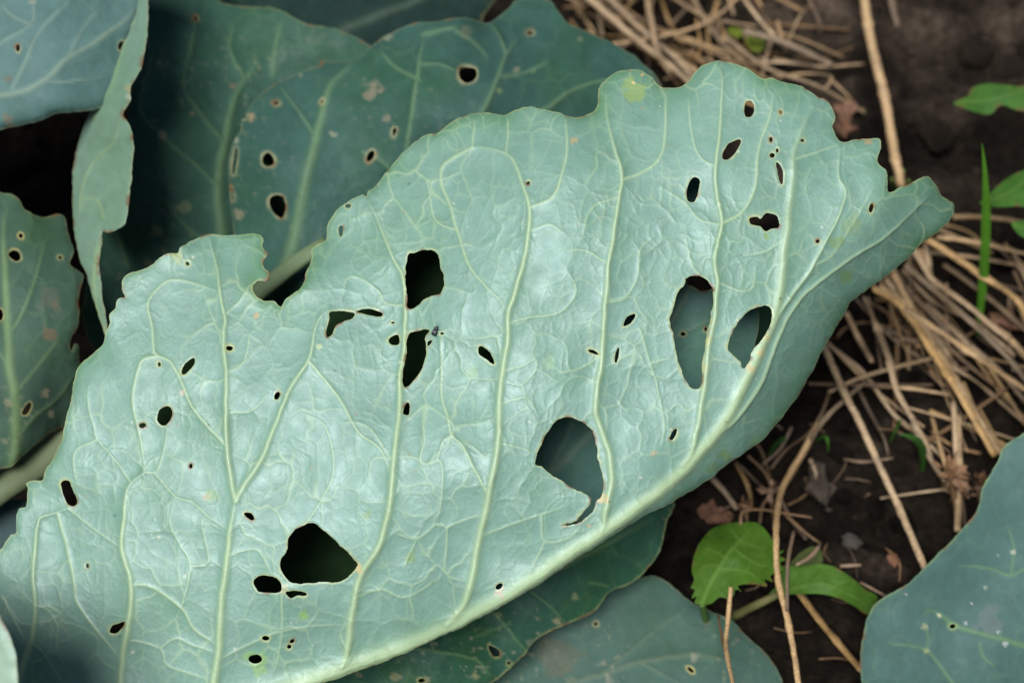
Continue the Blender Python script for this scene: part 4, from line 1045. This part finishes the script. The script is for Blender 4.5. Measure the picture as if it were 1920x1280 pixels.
for i in range(26):
    x, y = random.uniform(1290, 1720), random.uniform(720, 1240)
    a = random.uniform(0, 3.14); L = random.uniform(25, 90); dx, dy = math.cos(a) * L / 2, math.sin(a) * L / 2
    pts = c0(x - dx, y - dy, x + random.gauss(0, 8), y + random.gauss(0, 8), x + dx, y + dy)
    straw(pts, random.uniform(2, 4.5), .003, .002, M_TWIG, *kind_of(LB_THIN, pts, 3, M_TWIG), name="dry_stem", category="stem", sides=6, nodes=0)


# ------------------------------------------------------------------ dried seed heads, dead leaf scraps
def scrap(name, px, py, h, size, mat, label, category, group=None, parent=None, seed=1.0, tilt=0.4, aspect=0.6):
    """a small curled, dry leaf scrap"""
    n = 14
    u, v = np.meshgrid(np.linspace(-1, 1, n), np.linspace(-1, 1, n))
    w = np.sqrt(np.clip(1 - np.abs(u) ** 2.2, 0, 1)) * (0.75 + 0.9 * fbm(u * 10, v * 0 + seed * 7, 4, 3, seed))
    x, y = u * size, v * w * size * aspect
    z = size * (0.35 * u ** 2 * tilt + 0.5 * (v * w) ** 2 * aspect + 0.5 * fbm(u * 10, v * 10, 6, 4, seed))
    a = seed * 2.3
    X = x * math.cos(a) - y * math.sin(a); Y = x * math.sin(a) + y * math.cos(a)
    c = np.array(on_soil(px, py, h))
    T = np.stack([X, Y, z], -1).reshape(-1, 3) + c
    B = T - [0, 0, 0.0004]
    I = np.arange(n * n).reshape(n, n)
    q = np.stack([I[:-1, :-1], I[:-1, 1:], I[1:, 1:], I[1:, :-1]], -1).reshape(-1, 4)
    o = mesh_np(name, np.concatenate([T, B]), np.concatenate([q, q[:, ::-1] + n * n]), mat, parent, uv=np.tile(np.stack([u.ravel() * .5, v.ravel() * .5], 1), (2, 1)))
    return tag(o, label, category, group)


def seed_head(px, py, h, size, count, label):
    c = on_soil(px, py, h)
    e = empty("seed_head", c - Vector((0, 0, h)), label, "seed head", "dried seed heads")
    V_, F_ = [], []
    n = 0
    for i in range(count):
        a, b = random.uniform(0, 6.28), random.uniform(-.5, 1.3)
        d = Vector((math.cos(a) * math.cos(b), math.sin(a) * math.cos(b), math.sin(b)))
        s = d.cross(Vector((random.gauss(0, 1), random.gauss(0, 1), random.gauss(0, 1)))).normalized()
        t = d.cross(s)
        L = size * random.uniform(.35, .6); w = L * random.uniform(.3, .55)
        o = c + d * size * random.uniform(.15, .7)
        ring = [o - d * L * .5, o + s * w * .6 - d * L * .1 + t * w * .3, o + s * w * .4 + d * L * .3 + t * w * .2, o + d * L * .6 + t * w * .5, o - s * w * .4 + d * L * .3 + t * w * .2, o - s * w * .6 - d * L * .1 + t * w * .3, o - t * w * .25 + d * L * .1]
        V_ += ring
        F_ += [(n + k, n + (k + 1) % 6, n + 6) for k in range(6)] + [(n, n + 1, n + 5), (n + 1, n + 2, n + 5), (n + 2, n + 4, n + 5), (n + 2, n + 3, n + 4)]
        n += 7
    uvv = np.random.default_rng(3).random((n, 2))
    mesh_np("husks", np.array([list(v) for v in V_]), None, M_HUSK, e, F3=np.array(F_), uv=uvv)
    tube("stem", [c, c + Vector((size * .3, -size * .6, -h * .5)), c + Vector((size * .5, -size * 1.4, -h * .9))], [size * .16, size * .14, size * .1], M_TWIG, e, None, 7)


seed_head(1782, 888, .018, .0105, 46, "crumpled brown seed head on the dry stem by the bluish leaf")
seed_head(1800, 925, .014, .0080, 30, "smaller crumpled seed head just below the bigger brown one")
seed_head(1832, 905, .012, .0075, 26, "russet seed head touching the edge of the flat bluish leaf")
seed_head(1443, 922, .016, .0070, 26, "small dull seed head above the toothed weed leaf")
seed_head(1396, 945, .014, .0055, 20, "tiny dull seed head above the toothed weed leaf's left side")
M_DEAD = plain_material("dead_leaf", (0.13, 0.065, 0.038), .7, .4, 160.)
M_GREYLEAF = plain_material("withered_leaf", (0.04, 0.03, 0.022), .8, .4, 160.)
scrap("dead_leaf", 1893, 604, .008, .0105, M_DEAD, "reddish-brown dead leaf scrap at the foot of the straw heap", "dead leaf", seed=1.2)
scrap("dead_leaf", 1538, 922, .010, .0130, M_GREYLEAF, "withered grey-brown leaf curled over the soil above the weed", "dead leaf", seed=2.1, tilt=1.2)
scrap("dead_leaf", 1340, 965, .006, .0080, M_DEAD, "orange-brown dead leaf scrap under the midrib's right end", "dead leaf", seed=4.0)
scrap("dead_leaf", 1585, 225, .006, .0120, M_DEAD, "rusty dead leaf scrap behind the eaten leaf's right lobe", "dead leaf", seed=6.1)
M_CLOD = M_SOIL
M_STONE = plain_material("grey_stone", (0.05, 0.043, 0.036), .8, .3, 120.)
M_RED = plain_material("clay_crumb", (0.16, 0.075, 0.04), .8, .3, 200.)


def lump(name, px, py, size, mat, label, category, group=None, seed=1.0, sink=.3):
    p = on_soil(px, py, 0)
    o = bpy.data.objects.new(name, lump_mesh(name, seed, .35, 3))
    o.data.materials.append(mat)
    o.location = p + Vector((0, 0, size * (.75 - sink))); o.scale = (size, size, size); o.rotation_euler = (0, 0, seed * 2)
    link(o)
    return tag(o, label, category, group)


lump("stone", 1597, 1018, .0042, M_STONE, "small pale grey stone on the dark soil", "stone", seed=1.4)
lump("clay_crumb", 1675, 1052, .0028, M_RED, "orange clay crumb beside the long slanting straw", "clay crumb", seed=2.4)
LB_CLOD = ("rounded brown soil clod on the bare ground behind the straw", "soil clods on the bare ground")
for i, (x, y, s) in enumerate([(1830,95,.010), (1760,250,.008), (1900,130,.008), (1600,320,.006), (1890,480,.008), (1735,380,.006)]):
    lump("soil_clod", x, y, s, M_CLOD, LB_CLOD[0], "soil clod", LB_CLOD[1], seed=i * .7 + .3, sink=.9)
LB_CLOD2 = ("dark soil clod in the shade below the straw heap", "soil clods in the shade")
for i in range(34):
    x, y = random.uniform(1270, 1900), random.uniform(680, 1270)
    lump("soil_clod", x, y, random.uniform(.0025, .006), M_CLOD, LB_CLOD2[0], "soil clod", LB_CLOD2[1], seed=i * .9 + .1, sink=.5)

# ------------------------------------------------------------------ weeds
WG, WGG, WV = (0.058, 0.135, 0.012), (0.075, 0.155, 0.012), (0.12, 0.22, 0.04)


def weed_leaf(parent, label, outline, ctrl, veins, base=WG, green=WGG, vc=WV, seed=30.0, step=3.0, edge=.4, wave=(70, 1.0), spots=()):
    return build_leaf(parent, label, M_WEED, outline, step, ctrl, base, green, vc, veins, (), spots, th=.00035, edge=edge, rim_col=tuple(np.array(base) * .9), rim_w=1.2, pillow=.5, net=((34, .05), (16, .02)), wave=wave, curl=.2, seed=seed, vein_h=.5, edge_green=.1)


W = on_ground(1385, 1150, 0.0)
weed = empty("weed_plant", W, "bright green weed with a toothed leaf between cabbage leaves and soil", "weed", "weeds")
wl = weed_leaf(weed, "toothed bright green leaf with a jagged lower edge", c9(350,510, 400,485, 460,473, 520,472, 580,475, 620,500, 660,550, 690,600, 698,620, 727,614, 700,642, 738,662, 704,676, 720,712, 688,728, 655,745, 668,772, 625,762, 638,796, 580,788, 520,788, 488,800, 517,828,
    478,812, 470,843, 440,832, 447,858, 400,850, 360,880, 320,888, 272,878, 286,842, 258,855, 274,810, 252,802, 268,760, 257,720, 262,660, 280,610, 300,570), [(1345,990,.583), (1420,980,.580), (1465,1035,.575), (1440,1085,.570), (1370,1100,.566), (1310,1125,.565), (1300,1050,.574), (1380,1045,.566)],
    vs(("midrib",4,2,.7,c9(310,880, 360,770, 430,650, 500,570, 560,490)), (None,2.2,1.6,.3,c9(430,650, 350,610, 310,600)), (None,2.2,1.6,.3,c9(470,610, 600,690, 660,690)), (None,2.2,1.6,.3,c9(390,710, 520,720, 600,760)), (None,2.2,1.6,.3,c9(400,690, 330,690, 280,720)), (None,2.2,1.6,.3,c9(500,570, 460,520, 440,490)), (None,2.2,1.6,.3,c9(500,570, 600,600, 640,600))))
tube("petiole", [unproject(1316, 1130, .566), unproject(1335, 1180, .60), np.array(W) + [0, 0, .004]], [.0013, .0016, .002], M_WEED, wl, (0.10, 0.2, 0.05), 8)
wl2 = weed_leaf(weed, "arching glossy green leaf drooping towards the bluish leaf", c9(700,700, 760,690, 830,690, 900,682, 980,700, 1060,750, 1130,810, 1192,850, 1172,900, 1140,938, 1080,900, 1000,860, 900,832, 800,835, 740,836, 690,846, 640,845, 690,780), [(1465,1070,.590), (1540,1058,.585), (1600,1085,.583), (1645,1120,.592), (1625,1148,.590), (1540,1112,.579), (1465,1115,.588)],
    vs(("midrib",3,2,.5,c9(700,830, 800,800, 920,780, 1040,830, 1150,900)), (None,2,1.5,.3,c9(850,790, 900,730, 950,700)), (None,2,1.5,.3,c9(960,795, 1040,770, 1080,770))), base=(0.065,0.155,0.02), seed=31.0, wave=(50,1.5))
tube("petiole", [unproject(*a) for a in ((1462, 1112, .589), (1425, 1130, .592), (1400, 1142, .598), (1375, 1156, .606))] + [np.array(W) + [0, 0, .004]], [.0016, .0018, .0018, .002], M_WEED, wl2, (0.16, 0.15, 0.06), 8)
weed_leaf(weed, "dull olive leaf half hidden behind the arching one", c9(755,690, 790,640, 840,605, 880,596, 912,625, 908,690, 840,700), [(1490,1050,.596), (1530,1025,.600), (1540,1055,.598), (1500,1060,.596)], (), base=(0.075,0.095,0.028), green=(0.09,0.12,0.03), seed=32.0)

W2 = on_soil(1950, 300, 0.0)
weedR = empty("weed_plant", W2, "low weed with three smooth green leaves by the bare soil", "weed", "weeds")
for lab, pts, cc, sd_ in [("lobed dark green weed leaf over bare soil", c3(1630,420, 1690,390, 1702,360, 1760,340, 1840,345, 1900,350, 1990,345, 1990,445, 1900,450, 1830,428, 1780,466, 1720,456, 1660,437), [(1790,190,.668), (1850,160,.66), (1860,212,.655), (1950,160,.655), (1950,205,.65)], 33.),
                     ("rounded green weed leaf beside the grass blade", c3(1738,830, 1780,788, 1830,740, 1900,700, 1990,680, 1990,832, 1880,840, 1800,842), [(1838,382,.632), (1890,330,.634), (1950,320,.63), (1950,380,.622), (1880,384,.625)], 34.),
                     ("small green weed leaf below the rounded one", c3(1868,912, 1920,898, 1990,895, 1990,990, 1910,962), [(1897,418,.625), (1950,412,.622), (1950,450,.62), (1915,440,.62)], 35.)]:
    k = weed_leaf(weedR, lab, pts, cc, vs((None, 2.5, 1.5, .4, np.array([pts[0], pts.mean(0), pts[len(pts) // 2]]))), base=(0.045, 0.13, 0.02), seed=sd_)
    m = unproject(1955, cc[-2][1], cc[-2][2] + .002)
    tube("petiole", [m, (np.array(m) + np.array(W2)) / 2 + [.01, 0, .01], np.array(W2)], [.0012, .0013, .0016], M_WEED, k, (0.08, 0.18, 0.04), 7)
W3 = on_soil(1405, 80, 0.0)
weedT = empty("weed_seedling", W3, "tiny yellow-green seedling among the straws behind the eaten leaf", "weed", "weeds")
for x, y, r, z in [(1378, 58, 13, .03), (1415, 80, 18, .03)]:
    d = depth_at_height(x, y, z)
    weed_leaf(weedT, None, oval(x, y, r * 1.15, r * .85, 20), [(x - r, y, d), (x + r, y, d * .995), (x, y + r, d * .99), (x, y - r, d)], (), base=(0.13, 0.17, 0.02), green=(0.16, 0.2, 0.03), seed=36. + x * .01)
    tube("petiole", [unproject(x, y, d), np.array(W3)], [.001, .0012], M_WEED, weedT, (0.12, 0.16, 0.04), 7)
W4 = on_soil(1691, 352, 0.0)
sprout = empty("weed_sprout", W4, "pale green sprout at the foot of the long jointed straw", "weed", "weeds")
for a, b in [((1688, 352), (1694, 318)), ((1680, 358), (1672, 335)), ((1696, 352), (1704, 338))]:
    tube("shoot", [on_soil(*a, .004), on_soil((a[0] + b[0]) / 2, (a[1] + b[1]) / 2, .02), on_soil(*b, .03)], [.0022, .0018, .0008], M_WEED, sprout, (0.16, 0.22, 0.05), 8, .6)


def grass(base, tip, w, h, label, bend=(0, 0), col=(0.085, 0.24, 0.02)):
    """a folded grass blade standing on the soil"""
    A, B = on_soil(*base, .0), on_soil(*tip, h)
    n = 26
    t = np.linspace(0, 1, n)[:, None]
    mid = (np.array(A) + np.array(B)) / 2 + np.array([bend[0], bend[1], .02])
    P = (1 - t) ** 2 * np.array(A) + 2 * t * (1 - t) * mid + t ** 2 * np.array(B)
    T = np.gradient(P, axis=0); T /= np.linalg.norm(T, axis=1)[:, None]
    view = P - C3; S = np.cross(T, view); S /= np.linalg.norm(S, axis=1)[:, None]
    Nn = np.cross(S, T)
    wid = w * .5 * .63 / FPX * np.clip(np.minimum(.45 + t * 2.2, (1 - t) ** .8 * 1.9), 0.02, 1)
    rows = [P - S * wid + Nn * wid * .25, P - S * wid * .5 + Nn * wid * .05, P - Nn * wid * .1, P + S * wid * .5 + Nn * wid * .05, P + S * wid + Nn * wid * .25]
    G = np.stack(rows, 1); B_ = G + Nn[:, None] * .0003
    Vv = np.concatenate([G.reshape(-1, 3), B_.reshape(-1, 3)])
    I = np.arange(n * 5).reshape(n, 5)
    q = np.stack([I[:-1, :-1], I[:-1, 1:], I[1:, 1:], I[1:, :-1]], -1).reshape(-1, 4)
    cc = np.tile(np.array(col), (len(Vv), 1)) * (1 + .25 * np.tile(np.array([.2, -.1, .5, -.1, .2]), 2 * n))[:, None]
    o = mesh_np("grass_blade", Vv, np.concatenate([q, q[:, ::-1] + n * 5]), M_WEED, None, cc)
    return tag(o, label, "grass", "grass blades")


grass((1832, 630), (1841, 268), 17, .12, "upright bright green grass blade in front of the straw heap")
grass((1728, 884), (1682, 815), 14, .02, "short dark green grass blade lying under the straw heap", (0.004, 0), (0.03, 0.09, 0.015))
grass((1668, 830), (1684, 792), 6, .02, "thin green grass tip beside the short dark blade", (0, 0), (0.05, 0.14, 0.02))
grass((1530, 828), (1552, 850), 7, .012, "tiny green shoot on the dark soil by the thin stems", (0, 0), (0.05, 0.15, 0.02))
grass((1440, 855), (1475, 832), 10, .012, "dim green shoot tucked under the big leaf's right edge", (0, 0), (0.03, 0.09, 0.02))

# ------------------------------------------------------------------ flea beetle on the big leaf
bp_, bn = root_sample[main_leaf.name](817, 621)
ax = Vector(unproject(822, 612, .5) - unproject(811, 631, .5)); ax = (ax - bn * ax.dot(bn)).normalized(); sx_ = bn.cross(ax)
beetle = empty("beetle", bp_, "tiny black beetle at the edge of a hole in the big leaf", "beetle")
M_BUG = plain_material("beetle_shell", (0.012, 0.016, 0.022), .22, .2, 900., .6)


def blob(name, c, a, b, d, n=12, tail=0.0):
    th, ph = np.meshgrid(np.linspace(0, np.pi, n), np.linspace(0, 2 * np.pi, n * 2, endpoint=False), indexing='ij')
    l = np.cos(th); r = np.sin(th) * (1 - tail * l)
    Vv = np.array(c) + l[..., None] * np.array(ax) * a + (r * np.cos(ph))[..., None] * np.array(sx_) * b + (r * np.sin(ph))[..., None] * np.array(bn) * d
    I = np.arange(n * n * 2).reshape(n, n * 2); J = np.roll(I, -1, 1)
    return mesh_np(name, Vv.reshape(-1, 3), np.stack([I[:-1], I[1:], J[1:], J[:-1]], -1).reshape(-1, 4), M_BUG, beetle)


S_ = .8; bc = bp_ + bn * .0008
blob("wing_case", bc - ax * .0003 + sx_ * .0004, .00135, .0006, .00072, tail=.15)
blob("wing_case", bc - ax * .0003 - sx_ * .0004, .00135, .0006, .00072, tail=.15)
blob("thorax", bc + ax * .0011, .00055, .00075, .0006)
blob("head", bc + ax * .0017, .0004, .0005, .00045)
for s in (-1, 1):
    tube("antenna", [bc + ax * .0019 + sx_ * s * .0002, bc + ax * .0028 + sx_ * s * .0006 + bn * .0003, bc + ax * .0036 + sx_ * s * .0008], [.00007, .00006, .00004], M_BUG, beetle, None, 6)
    for k in (-.9, 0., .8):
        tube("leg", [bc + ax * k * .001 + sx_ * s * .0005 - bn * .0003, bc + ax * k * .0014 + sx_ * s * .0011, bc + ax * k * .0017 + sx_ * s * .0014 - bn * .0009], [.0001, .00009, .00006], M_BUG, beetle, None, 6)
